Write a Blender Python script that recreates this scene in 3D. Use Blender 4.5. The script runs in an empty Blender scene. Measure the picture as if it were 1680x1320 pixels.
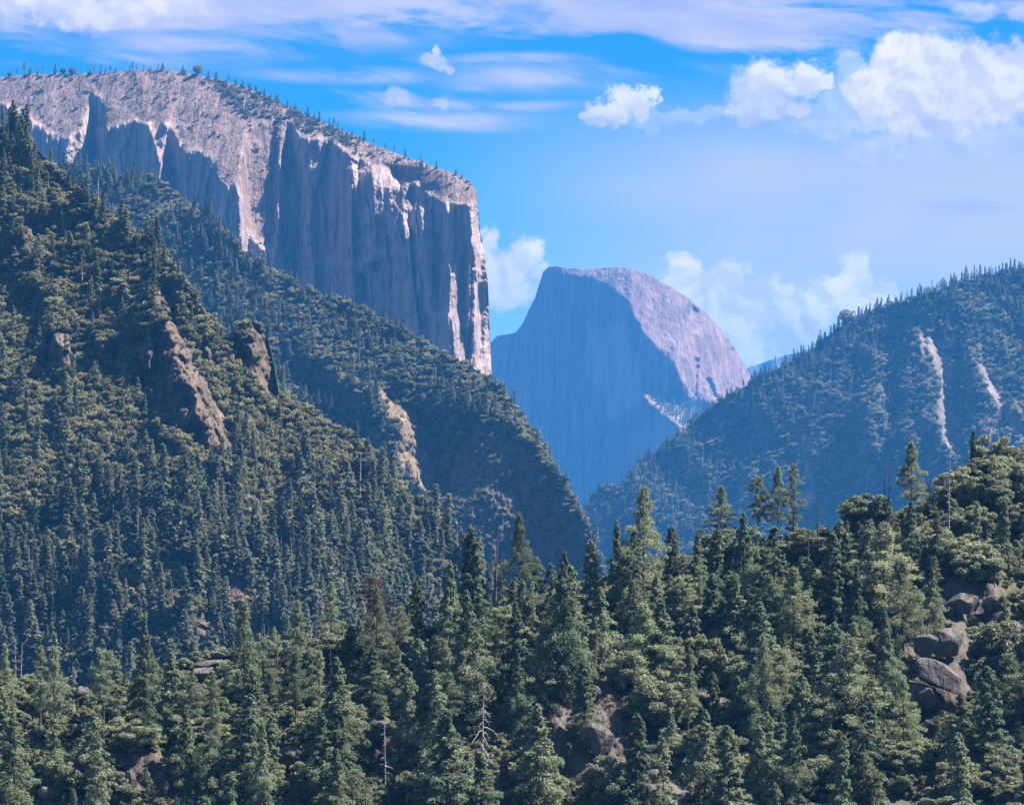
import bpy, math, random
import numpy as np
from mathutils import Vector

# ------------------------------------------------------------------ camera, sky, sun, exposure
SC = bpy.context.scene
COL = SC.collection
F = 4532.0                    # focal length in photo pixels (photo 1680 wide)
CX, HZ = 840.0, 865.0         # principal column and horizon row
cam_d = bpy.data.cameras.new('camera')
cam_d.sensor_width = 36.0
cam_d.lens = 36.0 * F / 1680.0
cam_d.shift_y = (HZ - 660.0) / 1680.0
cam_d.clip_start = 1.0
cam_d.clip_end = 100000.0
cam = bpy.data.objects.new('camera', cam_d)
cam.rotation_euler = (math.radians(90), 0, 0)
COL.objects.link(cam)
SC.camera = cam

SUN_EL, SUN_AZ = math.radians(53), math.radians(79)     # azimuth from +Y towards +X
SUN_STRENGTH, SKY_STRENGTH, EXPOSURE = 5.0, 0.09, 1.98
HAZE_DENSITY = 3.6e-5
HAZE_COLOR = (0.06, 0.36, 0.93, 1)

SC.view_settings.view_transform = 'Standard'
SC.view_settings.look = 'None'
SC.view_settings.exposure = EXPOSURE
SC.view_settings.gamma = 1.0
SC.view_settings.use_curve_mapping = False
SC.cycles.max_bounces = 6
SC.cycles.diffuse_bounces = 2
SC.cycles.glossy_bounces = 1
SC.cycles.transmission_bounces = 3
SC.cycles.transparent_max_bounces = 8
SC.cycles.volume_bounces = 0
SC.cycles.use_denoising = True
SC.cycles.sample_clamp_indirect = 4.0

sun_d = bpy.data.lights.new('sun', 'SUN')
sun_d.energy = SUN_STRENGTH
sun_d.angle = math.radians(0.5)
sun_d.color = (1.0, 0.93, 0.84)
sun = bpy.data.objects.new('sun', sun_d)
SUN_DIR = Vector((math.cos(SUN_EL) * math.sin(SUN_AZ), math.cos(SUN_EL) * math.cos(SUN_AZ), math.sin(SUN_EL)))
sun.rotation_euler = SUN_DIR.to_track_quat('Z', 'Y').to_euler()
sun.location = (0, 0, 300)
COL.objects.link(sun)


class NT:
    """Small helper for building node trees."""
    def __init__(s, tree):
        s.t = tree

    def n(s, typ, **kw):
        nd = s.t.nodes.new(typ)
        for k, v in kw.items():
            setattr(nd, k, v)
        return nd

    def put(s, sock, v):
        if hasattr(v, 'is_linked') or isinstance(v, bpy.types.NodeSocket):
            s.t.links.new(v, sock)
        elif v is not None:
            sock.default_value = v

    def m(s, op, a, b=None, c=None, clamp=False):
        nd = s.n('ShaderNodeMath', operation=op, use_clamp=clamp)
        for i, v in enumerate((a, b, c)):
            if v is not None:
                s.put(nd.inputs[i], v)
        return nd.outputs[0]

    def v(s, op, a, b=None):
        nd = s.n('ShaderNodeVectorMath', operation=op)
        s.put(nd.inputs[0], a)
        if b is not None:
            s.put(nd.inputs[1], b)
        return nd.outputs['Value'] if op in ('LENGTH', 'DOT_PRODUCT', 'DISTANCE') else nd.outputs['Vector']

    def xyz(s, x, y, z):
        nd = s.n('ShaderNodeCombineXYZ')
        for i, v in enumerate((x, y, z)):
            s.put(nd.inputs[i], v)
        return nd.outputs[0]

    def noise(s, vec, scale, detail=4, rough=0.55, dist=0.0, color=False):
        nd = s.n('ShaderNodeTexNoise')
        s.put(nd.inputs['Vector'], vec)
        nd.inputs['Scale'].default_value = scale
        nd.inputs['Detail'].default_value = detail
        nd.inputs['Roughness'].default_value = rough
        nd.inputs['Distortion'].default_value = dist
        return nd.outputs['Color' if color else 'Fac']

    def step(s, v, a, b, lo=0.0, hi=1.0):
        nd = s.n('ShaderNodeMapRange', interpolation_type='SMOOTHSTEP')
        s.put(nd.inputs['Value'], v)
        for k, x in (('From Min', a), ('From Max', b), ('To Min', lo), ('To Max', hi)):
            s.put(nd.inputs[k], x)
        return nd.outputs[0]

    def mix(s, f, a, b, blend='MIX'):
        nd = s.n('ShaderNodeMix', data_type='RGBA', blend_type=blend)
        s.put(nd.inputs[0], f)
        s.put(nd.inputs[6], a)
        s.put(nd.inputs[7], b)
        return nd.outputs[2]


def rgb(r, g, b):
    return (r, g, b, 1.0)


# ---- world: physical sky, high cirrus, veil and cumulus placed by direction
W = bpy.data.worlds.new('World')
SC.world = W
W.use_nodes = True
W.node_tree.nodes.clear()
k = NT(W.node_tree)
sky = k.n('ShaderNodeTexSky', sky_type='NISHITA')
sky.sun_disc = False
sky.sun_elevation = SUN_EL
sky.sun_rotation = SUN_AZ
sky.altitude = 1500
sky.air_density = 1.0
sky.dust_density = 0.4
sky.ozone_density = 3.0
hs = k.n('ShaderNodeHueSaturation')
hs.inputs['Saturation'].default_value = 1.32
hs.inputs['Value'].default_value = 1.0
W.node_tree.links.new(sky.outputs[0], hs.inputs['Color'])
S = 0.224 / SKY_STRENGTH
base = k.mix(1.0, hs.outputs[0], rgb(0.058, 0.312, 0.435), 'MULTIPLY')
tc = k.n('ShaderNodeTexCoord')
sep = k.n('ShaderNodeSeparateXYZ')
W.node_tree.links.new(tc.outputs['Generated'], sep.inputs[0])
dx, dy, dz = sep.outputs
U = k.m('MULTIPLY', k.m('ARCTAN2', dx, dy), F * 1.006)          # degrees of arc in the photo's own scale
V = k.m('MULTIPLY', k.m('ARCSINE', dz), F * 1.006)
P = k.xyz(U, V, 0.0)


def at_dir(px, py):
    return (px - CX, HZ - py)


# lower sky pales towards the horizon and towards the right (thin veil cloud)
veil_n = k.noise(k.xyz(k.m('MULTIPLY', U, 0.0016), k.m('MULTIPLY', V, 0.0045), 0.3), 1.0, 5, 0.55, 0.6)
vx = k.m('MULTIPLY', k.step(U, -260.0, 420.0), k.step(U, 5200.0, 2200.0))
vy = k.m('MULTIPLY', k.step(V, 760.0, 560.0), k.step(V, -400.0, 100.0))
veil = k.m('MULTIPLY', k.m('MULTIPLY', vx, vy), k.step(veil_n, 0.25, 0.62, 0.68, 1.0))
low = k.step(V, 640.0, 200.0, 0.0, 0.45)
veil = k.m('MAXIMUM', k.m('MULTIPLY', veil, 0.95), low)
c = k.mix(veil, base, rgb(0.78 * S, 0.755 * S, 0.78 * S))
# high cirrus sheets
wv = k.noise(k.xyz(k.m('MULTIPLY', U, 0.002), k.m('MULTIPLY', V, 0.004), 4.0), 1.0, 3, 0.5, 0.0, True)
cv = k.v('ADD', k.xyz(k.m('MULTIPLY', U, 0.0022), k.m('MULTIPLY', k.m('ADD', V, k.m('MULTIPLY', U, 0.10)), 0.0105), 1.7),
         k.v('MULTIPLY', k.v('SUBTRACT', wv, (0.5, 0.5, 0.5)), (0.55, 0.9, 0.0)))
ci = k.noise(cv, 1.0, 9, 0.62, 0.25)
band = k.step(V, 735.0, 835.0)
band2 = k.m('MULTIPLY', k.step(U, -900.0, -100.0), k.step(V, 610.0, 700.0, 0.0, 0.45))
wisp_r = k.m('MULTIPLY', k.m('MULTIPLY', k.step(U, -520.0, -180.0), k.step(U, 420.0, 160.0)), k.m('MULTIPLY', k.step(V, 630.0, 690.0), k.step(V, 790.0, 740.0)))
thr = k.m('SUBTRACT', 0.66, k.m('ADD', k.m('MULTIPLY', band, 0.25), k.m('ADD', k.m('MULTIPLY', band2, 0.04), k.m('MULTIPLY', wisp_r, 0.10))))
cir = k.step(k.m('SUBTRACT', ci, thr), 0.0, 0.17)
cir = k.m('MULTIPLY', k.m('MULTIPLY', cir, k.step(V, 480.0, 640.0, 0.0, 0.88)), k.m('MULTIPLY', k.step(V, 2100.0, 1000.0), k.step(k.m('ABSOLUTE', U), 3600.0, 1400.0)))
wg = None
Pv = k.v('ADD', P, k.v('MULTIPLY', k.v('SUBTRACT', wv, (0.5, 0.5, 0.5)), (120.0, 26.0, 0.0)))
for (px, py, rx, ry) in [(560, 126, 130, 11), (705, 198, 150, 13), (960, 128, 210, 20), (1090, 178, 90, 9), (330, 84, 170, 26), (40, 98, 80, 20), (520, 60, 200, 22), (220, 112, 90, 14), (880, 100, 120, 9), (1180, 338, 40, 6),
                         (1590, 345, 130, 13), (900, 175, 80, 7), (1130, 125, 60, 8)]:
    u0, v0 = at_dir(px, py)
    d = k.v('LENGTH', k.v('MULTIPLY', k.v('SUBTRACT', Pv, (u0, v0 + 0.0, 0.0)), (1.0 / rx, 1.0 / ry, 0.0)))
    wg = d if wg is None else k.m('MINIMUM', wg, d)
wsp = k.m('MULTIPLY', k.m('MULTIPLY', k.step(wg, 1.9, 0.3), k.step(ci, 0.38, 0.62)), 0.85)
cir = k.m('MAXIMUM', cir, wsp)
cirs = k.noise(cv, 2.1, 6, 0.6)
cc = k.mix(k.step(cirs, 0.3, 0.7), rgb(0.52 * S, 0.58 * S, 0.90 * S), rgb(0.86 * S, 0.80 * S, 0.92 * S))
c = k.mix(cir, c, cc)
# cumulus: union of round puffs in direction space, edges torn by noise
warp = k.v('SUBTRACT', k.noise(P, 0.016, 9, 0.68, 0.0, True), (0.5, 0.5, 0.5))
Pw = k.v('ADD', P, k.v('MULTIPLY', warp, (105.0, 95.0, 0.0)))
Ps = k.v('ADD', P, k.v('MULTIPLY', warp, (52.0, 44.0, 0.0)))
PUFFS = [  # px, py, rx, ry, opacity of the cloud they belong to
    ([(1500, 120, 75, 55), (1570, 150, 95, 65), (1440, 160, 60, 50), (1650, 150, 80, 60), (1540, 200, 85, 40), (1480, 90, 28, 24)], 0.95),
    ([(1255, 150, 52, 44), (1320, 135, 40, 28), (1230, 180, 34, 22), (1290, 185, 40, 24), (1350, 140, 20, 14)], 0.85),
    ([(1000, 190, 40, 20), (1030, 172, 32, 20), (1060, 178, 18, 20), (960, 200, 16, 9)], 0.85),
    ([(712, 105, 24, 13), (715, 92, 8, 14), (738, 112, 10, 8)], 0.75),
    ([(655, 160, 20, 16), (725, 168, 12, 9), (640, 172, 10, 8)], 0.5),
    ([(830, 450, 45, 45), (860, 420, 28, 34), (800, 400, 18, 28), (840, 485, 50, 20), (890, 450, 16, 22)], 0.95),
    ([(1190, 480, 48, 46), (1130, 470, 50, 34), (1250, 500, 50, 44), (1180, 540, 80, 50), (1300, 520, 60, 40), (1120, 440, 30, 20)], 0.95),
    ([(1400, 450, 34, 34), (1370, 480, 42, 30), (1420, 500, 50, 34), (1340, 510, 40, 30)], 1.0),
    ([(1240, 580, 28, 24), (1300, 575, 34, 18), (1345, 560, 30, 20), (1385, 550, 26, 16), (1450, 490, 30, 14), (1330, 590, 60, 20)], 0.92),
    ([(1600, 35, 30, 16), (1665, 42, 20, 12)], 0.55),
    ([(1395, 175, 62, 42), (1345, 205, 70, 26), (1480, 245, 95, 24), (1600, 230, 90, 30), (1400, 120, 30, 26)], 0.42),
    ([(1080, 200, 60, 14), (1150, 190, 50, 16)], 0.3),
    ([(60, 15, 110, 32), (150, 40, 50, 22), (250, 15, 90, 30)], 0.8),
]
fray = k.m('MULTIPLY', k.m('SUBTRACT', k.noise(P, 0.045, 6, 0.65), 0.5), 0.9)
allm = None
hl = None
for puffs, op in PUFFS:
    g = None
    for (px, py, rx, ry) in puffs:
        u0, v0 = at_dir(px, py)
        d = k.v('LENGTH', k.v('MULTIPLY', k.v('SUBTRACT', Pw if max(q[2] for q in puffs) > 31 else Ps, (u0, v0, 0.0)), (1.0 / rx, 1.0 / ry, 0.0)))
        if g is None:
            g = d
        else:
            sm = k.m('SMOOTH_MIN', g, d, 0.35)
            g = sm
    g = k.m('ADD', g, fray)
    mk = k.m('MULTIPLY', k.step(g, 1.32, 0.66), op)
    vs = [HZ - q[1] for q in puffs]
    lo_, hi_ = min(v_ - q[3] * 0.7 for v_, q in zip(vs, puffs)), max(v_ + q[3] * 0.5 for v_, q in zip(vs, puffs))
    sh = k.m('MULTIPLY', k.step(g, 1.26, 0.9), k.step(V, lo_, hi_))
    hl = sh if hl is None else k.m('MAXIMUM', hl, sh)
    allm = mk if allm is None else k.m('MAXIMUM', allm, mk)
n1 = k.noise(P, 0.013, 6, 0.58, 0.3)
n2 = k.noise(k.v('ADD', P, (10.0, 15.0, 0.0)), 0.013, 6, 0.58, 0.3)
lit = k.step(k.m('SUBTRACT', n1, n2), -0.09, 0.09)
big = k.noise(P, 0.006, 3, 0.5)
lit = k.m('ADD', k.m('MULTIPLY', lit, 0.42), k.m('ADD', k.m('MULTIPLY', hl, 0.40), k.step(big, 0.35, 0.6, -0.12, 0.22)), clamp=True)
cu = k.mix(lit, rgb(0.62 * S, 0.65 * S, 0.88 * S), rgb(1.32 * S, 1.20 * S, 1.18 * S))
c = k.mix(allm, c, cu)
# unseen overhead sky whitened like thin cloud: fill light added to lift the shadows
c = k.mix(k.step(V, 1000.0, 2600.0, 0.0, 0.34), c, rgb(0.95 * S, 1.05 * S, 1.35 * S))
# below the horizon the world only ever lights the underside of things
c = k.mix(k.step(V, -60.0, -500.0), c, rgb(0.02 * S, 0.05 * S, 0.11 * S))
bg = k.n('ShaderNodeBackground')
bg.inputs['Strength'].default_value = SKY_STRENGTH
W.node_tree.links.new(c, bg.inputs['Color'])
wo = k.n('ShaderNodeOutputWorld')
W.node_tree.links.new(bg.outputs[0], wo.inputs['Surface'])
W.cycles.sampling_method = 'MANUAL'
W.cycles.sample_map_resolution = 512

# ------------------------------------------------------------------ numeric helpers
rng = np.random.default_rng(7)
random.seed(7)
_perm = np.random.default_rng(3).permutation(256)
_perm = np.concatenate([_perm, _perm, _perm])
_g3 = np.random.default_rng(4).normal(size=(256, 3))
_g3 /= np.linalg.norm(_g3, axis=1)[:, None]


def perlin(x, y, z):
    x, y, z = np.broadcast_arrays(np.asarray(x, float), np.asarray(y, float), np.asarray(z, float))
    xi, yi, zi = np.floor(x).astype(int), np.floor(y).astype(int), np.floor(z).astype(int)
    fx, fy, fz = x - xi, y - yi, z - zi
    sx, sy, sz = (q * q * q * (q * (q * 6 - 15) + 10) for q in (fx, fy, fz))

    def gr(i, j, l):
        h = _perm[(_perm[(_perm[(xi + i) & 255] + yi + j) & 255] + zi + l) & 255]
        g = _g3[h]
        return g[..., 0] * (fx - i) + g[..., 1] * (fy - j) + g[..., 2] * (fz - l)
    a = [[[gr(i, j, l) for l in (0, 1)] for j in (0, 1)] for i in (0, 1)]
    L = lambda p, q, t: p + (q - p) * t
    b = [[L(a[i][j][0], a[i][j][1], sz) for j in (0, 1)] for i in (0, 1)]
    d = [L(b[i][0], b[i][1], sy) for i in (0, 1)]
    return L(d[0], d[1], sx) * 1.5


def fbm(x, y, z, octv=5, gain=0.5, ridge=False):
    t, a, f, n = 0.0, 1.0, 1.0, 0.0
    for o in range(octv):
        v = perlin(x * f + 17.3 * o, y * f - 9.1 * o, z * f + 4.7 * o)
        if ridge:
            v = 1.0 - 2.0 * np.abs(v)
        t = t + a * v
        n += a
        a *= gain
        f *= 2.03
    return t / n


def box_blur(a, r, axis):
    r = int(r)
    if r < 1:
        return a
    pad = [(0, 0), (0, 0)]
    pad[axis] = (r + 1, r)
    c = np.cumsum(np.pad(a, pad, mode='edge'), axis=axis)
    n = a.shape[axis]
    s1 = [slice(None)] * 2
    s2 = [slice(None)] * 2
    s1[axis] = slice(2 * r + 1, 2 * r + 1 + n)
    s2[axis] = slice(0, n)
    return (c[tuple(s1)] - c[tuple(s2)]) / (2 * r + 1)


def blur(a, rx, ry):
    for _ in range(2):
        a = box_blur(box_blur(a, rx, 1), ry, 0)
    return a


def in_poly(X, Y, poly):
    r = np.zeros(X.shape, bool)
    n = len(poly)
    for i in range(n):
        x1, y1 = poly[i]
        x2, y2 = poly[(i + 1) % n]
        if y1 == y2:
            continue
        cnd = ((y1 > Y) != (y2 > Y)) & (X < (x2 - x1) * (Y - y1) / (y2 - y1) + x1)
        r ^= cnd
    return r.astype(float)


def line(pts):
    xs = np.array([p[0] for p in pts], float)
    ys = np.array([p[1] for p in pts], float)
    return lambda x: np.interp(x, xs, ys)


def make_mesh(name, verts, faces, mats, smooth=False, midx=None):
    """faces: list of equally long index arrays (n x 3 or n x 4), or one array."""
    if isinstance(faces, np.ndarray):
        faces = [faces]
    me = bpy.data.meshes.new(name)
    verts = np.asarray(verts, np.float32)
    me.vertices.add(len(verts))
    me.vertices.foreach_set('co', verts.ravel())
    nl = sum(f.size for f in faces)
    npoly = sum(len(f) for f in faces)
    me.loops.add(nl)
    me.loops.foreach_set('vertex_index', np.concatenate([f.ravel() for f in faces]).astype(np.int32))
    me.polygons.add(npoly)
    tot = np.concatenate([np.full(len(f), f.shape[1]) for f in faces])
    st = np.concatenate([[0], np.cumsum(tot)[:-1]])
    me.polygons.foreach_set('loop_start', st.astype(np.int32))
    if midx is not None:
        me.polygons.foreach_set('material_index', np.asarray(midx, np.int32))
    me.polygons.foreach_set('use_smooth', np.full(npoly, smooth))
    for mt in (mats if isinstance(mats, (list, tuple)) else [mats]):
        me.materials.append(mt)
    me.update(calc_edges=True)
    me.validate()
    return me


def link(name, data, parent=None, loc=None):
    o = bpy.data.objects.new(name, data)
    COL.objects.link(o)
    if parent is not None:
        o.parent = parent
    if loc is not None:
        o.location = loc
    return o


def tag(o, label=None, cat=None, group=None, kind=None):
    if label:
        o['label'] = label
    if cat:
        o['category'] = cat
    if group:
        o['group'] = group
    if kind:
        o['kind'] = kind
    return o


# ------------------------------------------------------------------ materials
def new_mat(name):
    m = bpy.data.materials.new(name)
    m.use_nodes = True
    m.node_tree.nodes.clear()
    return m, NT(m.node_tree)


def finish(m, k, surf):
    o = k.n('ShaderNodeOutputMaterial')
    m.node_tree.links.new(surf, o.inputs['Surface'])
    m.cycles.emission_sampling = 'NONE'
    return m


def attr(k, name):
    nd = k.n('ShaderNodeAttribute')
    nd.attribute_name = name
    return nd


def rock_mat(name, light, dark, warm, unit=1.0, bump=6.0, soil=(0.10, 0.085, 0.05), veg=(0.05, 0.06, 0.03), streak=1.0, narrow=1.0, crk=0.35, mott=0.55, palec=(0.33, 0.235, 0.20)):
    """Weathered granite; unit = metres of the main mottling. Reads mesh attributes rock / scree / pale."""
    m, k = new_mat(name)
    geo = k.n('ShaderNodeNewGeometry')
    pos = geo.outputs['Position']
    st = k.v('MULTIPLY', pos, (1.0 / (14 * unit), 1.0 / (40 * unit), 1.0 / (130 * unit)))
    s1 = k.noise(st, 1.0, 7, 0.62, 0.3)
    s2 = k.noise(k.v('MULTIPLY', pos, (1.0 / (60 * unit), 1.0 / (80 * unit), 1.0 / (90 * unit))), 1.0, 6, 0.6, 0.5)
    s3 = k.noise(k.v('MULTIPLY', pos, (1.0 / (4 * unit), 1.0 / (6 * unit), 1.0 / (7 * unit))), 1.0, 5, 0.65)
    c = k.mix(k.step(s2, 0.3, 0.7), rgb(*light), rgb(*warm))
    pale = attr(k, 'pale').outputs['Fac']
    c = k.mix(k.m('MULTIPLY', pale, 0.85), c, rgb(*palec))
    c = k.mix(k.m('MULTIPLY', k.step(s1, 0.47, 0.70), 0.75 * streak), c, rgb(*dark))
    c = k.mix(k.step(s3, 0.52, 0.72, 0.0, mott), c, rgb(*[q * 0.62 for q in dark]))
    s4 = k.noise(k.v('MULTIPLY', pos, (1.0 / (38 * unit), 1.0 / (70 * unit), 1.0 / (600 * unit))), 1.0, 4, 0.6, 0.4)
    c = k.mix(k.step(s4, 0.40, 0.62, 0.0, 0.45 * streak), c, rgb(*[q * 0.75 for q in dark]))
    s5 = k.noise(k.v('MULTIPLY', pos, (1.0 / (20 * unit), 1.0 / (50 * unit), 1.0 / (260 * unit))), 1.0, 5, 0.6, 0.2)
    c = k.mix(k.step(s5, 0.55, 0.72, 0.0, 0.5 * streak), c, rgb(*[min(1, q * 1.3) for q in light]))
    s6 = k.noise(k.v('MULTIPLY', pos, (1.0 / (5.5 * unit), 1.0 / (20 * unit), 1.0 / (210 * unit))), 1.0, 3, 0.6, 0.5)
    c = k.mix(k.step(s6, 0.56, 0.66, 0.0, 0.7 * streak * narrow), c, rgb(*[q * 0.55 for q in dark]))
    c = k.mix(k.step(s6, 0.43, 0.33, 0.0, 0.55 * streak * narrow), c, rgb(*[min(1, q * 1.45) for q in light]))
    # cracks
    vo = k.n('ShaderNodeTexVoronoi', feature='DISTANCE_TO_EDGE')
    vw = k.v('ADD', k.v('MULTIPLY', pos, (1.0 / (30 * unit), 1.0 / (40 * unit), 1.0 / (150 * unit))), k.v('MULTIPLY', k.noise(pos, 0.02 / unit, 4, 0.6, 0, True), (1.3, 1.3, 1.3)))
    k.put(vo.inputs['Vector'], vw)
    vo.inputs['Scale'].default_value = 1.0
    crack = k.step(vo.outputs['Distance'], 0.0, 0.05, 1.0, 0.0)
    c = k.mix(k.m('MULTIPLY', crack, k.m('MULTIPLY', k.step(s2, 0.4, 0.65), crk)), c, rgb(*[q * 0.4 for q in dark]))
    scree = attr(k, 'scree').outputs['Fac']
    sc2 = k.noise(pos, 0.09 / unit, 5, 0.7)
    c = k.mix(scree, c, k.mix(k.step(sc2, 0.35, 0.62), rgb(0.07, 0.045, 0.025), rgb(0.29, 0.195, 0.10)))
    rk = attr(k, 'rock').outputs['Fac']
    g = k.mix(k.step(k.noise(pos, 0.05 / unit, 5, 0.65), 0.4, 0.65), rgb(*veg), rgb(*soil))
    rkn = k.step(k.m('ADD', rk, k.m('MULTIPLY', k.m('SUBTRACT', k.noise(pos, 0.035 / unit, 5, 0.65), 0.5), 0.9)), 0.35, 0.6)
    c = k.mix(rkn, g, c)
    b = k.n('ShaderNodeBump')
    b.inputs['Strength'].default_value = 0.9
    b.inputs['Distance'].default_value = bump
    h = k.m('ADD', k.m('MULTIPLY', s1, 1.6), k.m('ADD', k.m('MULTIPLY', s3, 0.28), k.m('MULTIPLY', crack, -0.25)))
    k.put(b.inputs['Height'], h)
    p = k.n('ShaderNodeBsdfPrincipled')
    k.put(p.inputs['Base Color'], c)
    p.inputs['Roughness'].default_value = 0.9
    p.inputs['Specular IOR Level'].default_value = 0.15
    k.put(p.inputs['Normal'], b.outputs[0])
    return finish(m, k, p.outputs[0])


def leaf_mat(name, a, b, dry=(0.13, 0.10, 0.05), trans=0.3, spec=0.25):
    m, k = new_mat(name)
    oi = k.n('ShaderNodeObjectInfo')
    geo = k.n('ShaderNodeNewGeometry')
    rnd = oi.outputs['Random']
    pn = k.noise(geo.outputs['Position'], 0.35, 3, 0.6)
    isl = geo.outputs['Random Per Island']
    f = k.m('ADD', k.m('MULTIPLY', rnd, 0.6), k.m('MULTIPLY', isl, 0.4))
    c = k.mix(f, rgb(*a), rgb(*b))
    c = k.mix(k.m('MULTIPLY', k.step(pn, 0.52, 0.7), 0.35), c, rgb(*dry))
    hv_ = k.n('ShaderNodeHueSaturation')
    wn = k.n('ShaderNodeTexWhiteNoise', noise_dimensions='1D')
    k.put(wn.inputs['W'], k.m('MULTIPLY', rnd, 91.7))
    k.put(hv_.inputs['Hue'], k.m('ADD', 0.485, k.m('MULTIPLY', wn.outputs['Value'], 0.04)))
    k.put(hv_.inputs['Value'], k.m('ADD', 0.72, k.m('MULTIPLY', rnd, 0.5)))
    k.put(hv_.inputs['Color'], c)
    c = hv_.outputs[0]
    p = k.n('ShaderNodeBsdfPrincipled')
    k.put(p.inputs['Base Color'], c)
    p.inputs['Roughness'].default_value = 0.55
    p.inputs['Specular IOR Level'].default_value = spec
    t = k.n('ShaderNodeBsdfTranslucent')
    k.put(t.inputs['Color'], c)
    mx = k.n('ShaderNodeMixShader')
    mx.inputs[0].default_value = trans
    m.node_tree.links.new(p.outputs[0], mx.inputs[1])
    m.node_tree.links.new(t.outputs[0], mx.inputs[2])
    return finish(m, k, mx.outputs[0])


def bark_mat(name, a, b):
    m, k = new_mat(name)
    geo = k.n('ShaderNodeNewGeometry')
    n = k.noise(k.v('MULTIPLY', geo.outputs['Position'], (5.0, 5.0, 0.9)), 1.0, 5, 0.65)
    c = k.mix(k.step(n, 0.35, 0.65), rgb(*a), rgb(*b))
    p = k.n('ShaderNodeBsdfPrincipled')
    k.put(p.inputs['Base Color'], c)
    p.inputs['Roughness'].default_value = 0.9
    p.inputs['Specular IOR Level'].default_value = 0.15
    bp = k.n('ShaderNodeBump')
    bp.inputs['Distance'].default_value = 0.08
    k.put(bp.inputs['Height'], n)
    k.put(p.inputs['Normal'], bp.outputs[0])
    return finish(m, k, p.outputs[0])


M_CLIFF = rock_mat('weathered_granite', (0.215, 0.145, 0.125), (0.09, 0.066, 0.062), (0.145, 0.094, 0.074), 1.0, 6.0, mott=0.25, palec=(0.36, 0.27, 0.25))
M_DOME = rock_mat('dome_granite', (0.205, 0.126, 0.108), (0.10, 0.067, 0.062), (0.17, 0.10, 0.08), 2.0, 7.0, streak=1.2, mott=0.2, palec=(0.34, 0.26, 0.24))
M_HILL = rock_mat('hillside_ground', (0.125, 0.098, 0.083), (0.042, 0.035, 0.031), (0.11, 0.076, 0.055), 0.35, 3.0)
M_RIDGE = rock_mat('ridge_ground', (0.21, 0.17, 0.16), (0.09, 0.075, 0.075), (0.17, 0.13, 0.11), 0.9, 6.0, veg=(0.028, 0.036, 0.016))
M_FORE = rock_mat('foreground_ground', (0.105, 0.09, 0.08), (0.04, 0.035, 0.032), (0.09, 0.07, 0.053), 0.11, 0.6)
M_BOULDER = rock_mat('boulder_granite', (0.135, 0.122, 0.117), (0.042, 0.038, 0.036), (0.11, 0.094, 0.082), 0.07, 0.35, crk=0.9, narrow=0.5)
M_FIR = leaf_mat('fir_needles', (0.145, 0.19, 0.115), (0.235, 0.265, 0.165), trans=0.5)
M_PINE = leaf_mat('pine_needles', (0.155, 0.195, 0.115), (0.25, 0.27, 0.16), trans=0.5)
M_OAK = leaf_mat('oak_leaves', (0.15, 0.18, 0.1), (0.25, 0.255, 0.15), trans=0.45, spec=0.4)
M_DRY = leaf_mat('dry_needles', (0.14, 0.075, 0.045), (0.19, 0.11, 0.065))
M_FARF = leaf_mat('far_needles', (0.1, 0.125, 0.08), (0.2, 0.2, 0.125), trans=0.5)
M_FARB = leaf_mat('far_brush', (0.115, 0.13, 0.06), (0.28, 0.245, 0.13), trans=0.42)
M_BARK = bark_mat('conifer_bark', (0.05, 0.035, 0.026), (0.13, 0.09, 0.065))
M_DEAD = bark_mat('bleached_wood', (0.17, 0.14, 0.12), (0.36, 0.31, 0.27))
M_DARKDEAD = bark_mat('burnt_wood', (0.05, 0.04, 0.035), (0.14, 0.10, 0.08))


# ------------------------------------------------------------------ terrain sheets
def saw(x, z, sp, seed):
    """Stepped corners up a cliff: long faces turned one way, short flanks turned the other."""
    t = x / sp + 1.6 * fbm(x / (sp * 3.0), z / (sp * 10.0), seed + 0 * x, 3, 0.5) + 0.25 * fbm(x / sp, z / (sp * 2.5), seed + 3.0 + 0 * x, 3, 0.6)
    f = t - np.floor(t)
    a = np.clip(0.45 + 1.5 * fbm(x / (sp * 2.0), z / (sp * 3.5), seed + 9.0 + 0 * x, 3, 0.6), 0, 1.2)
    return -f * a


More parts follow.
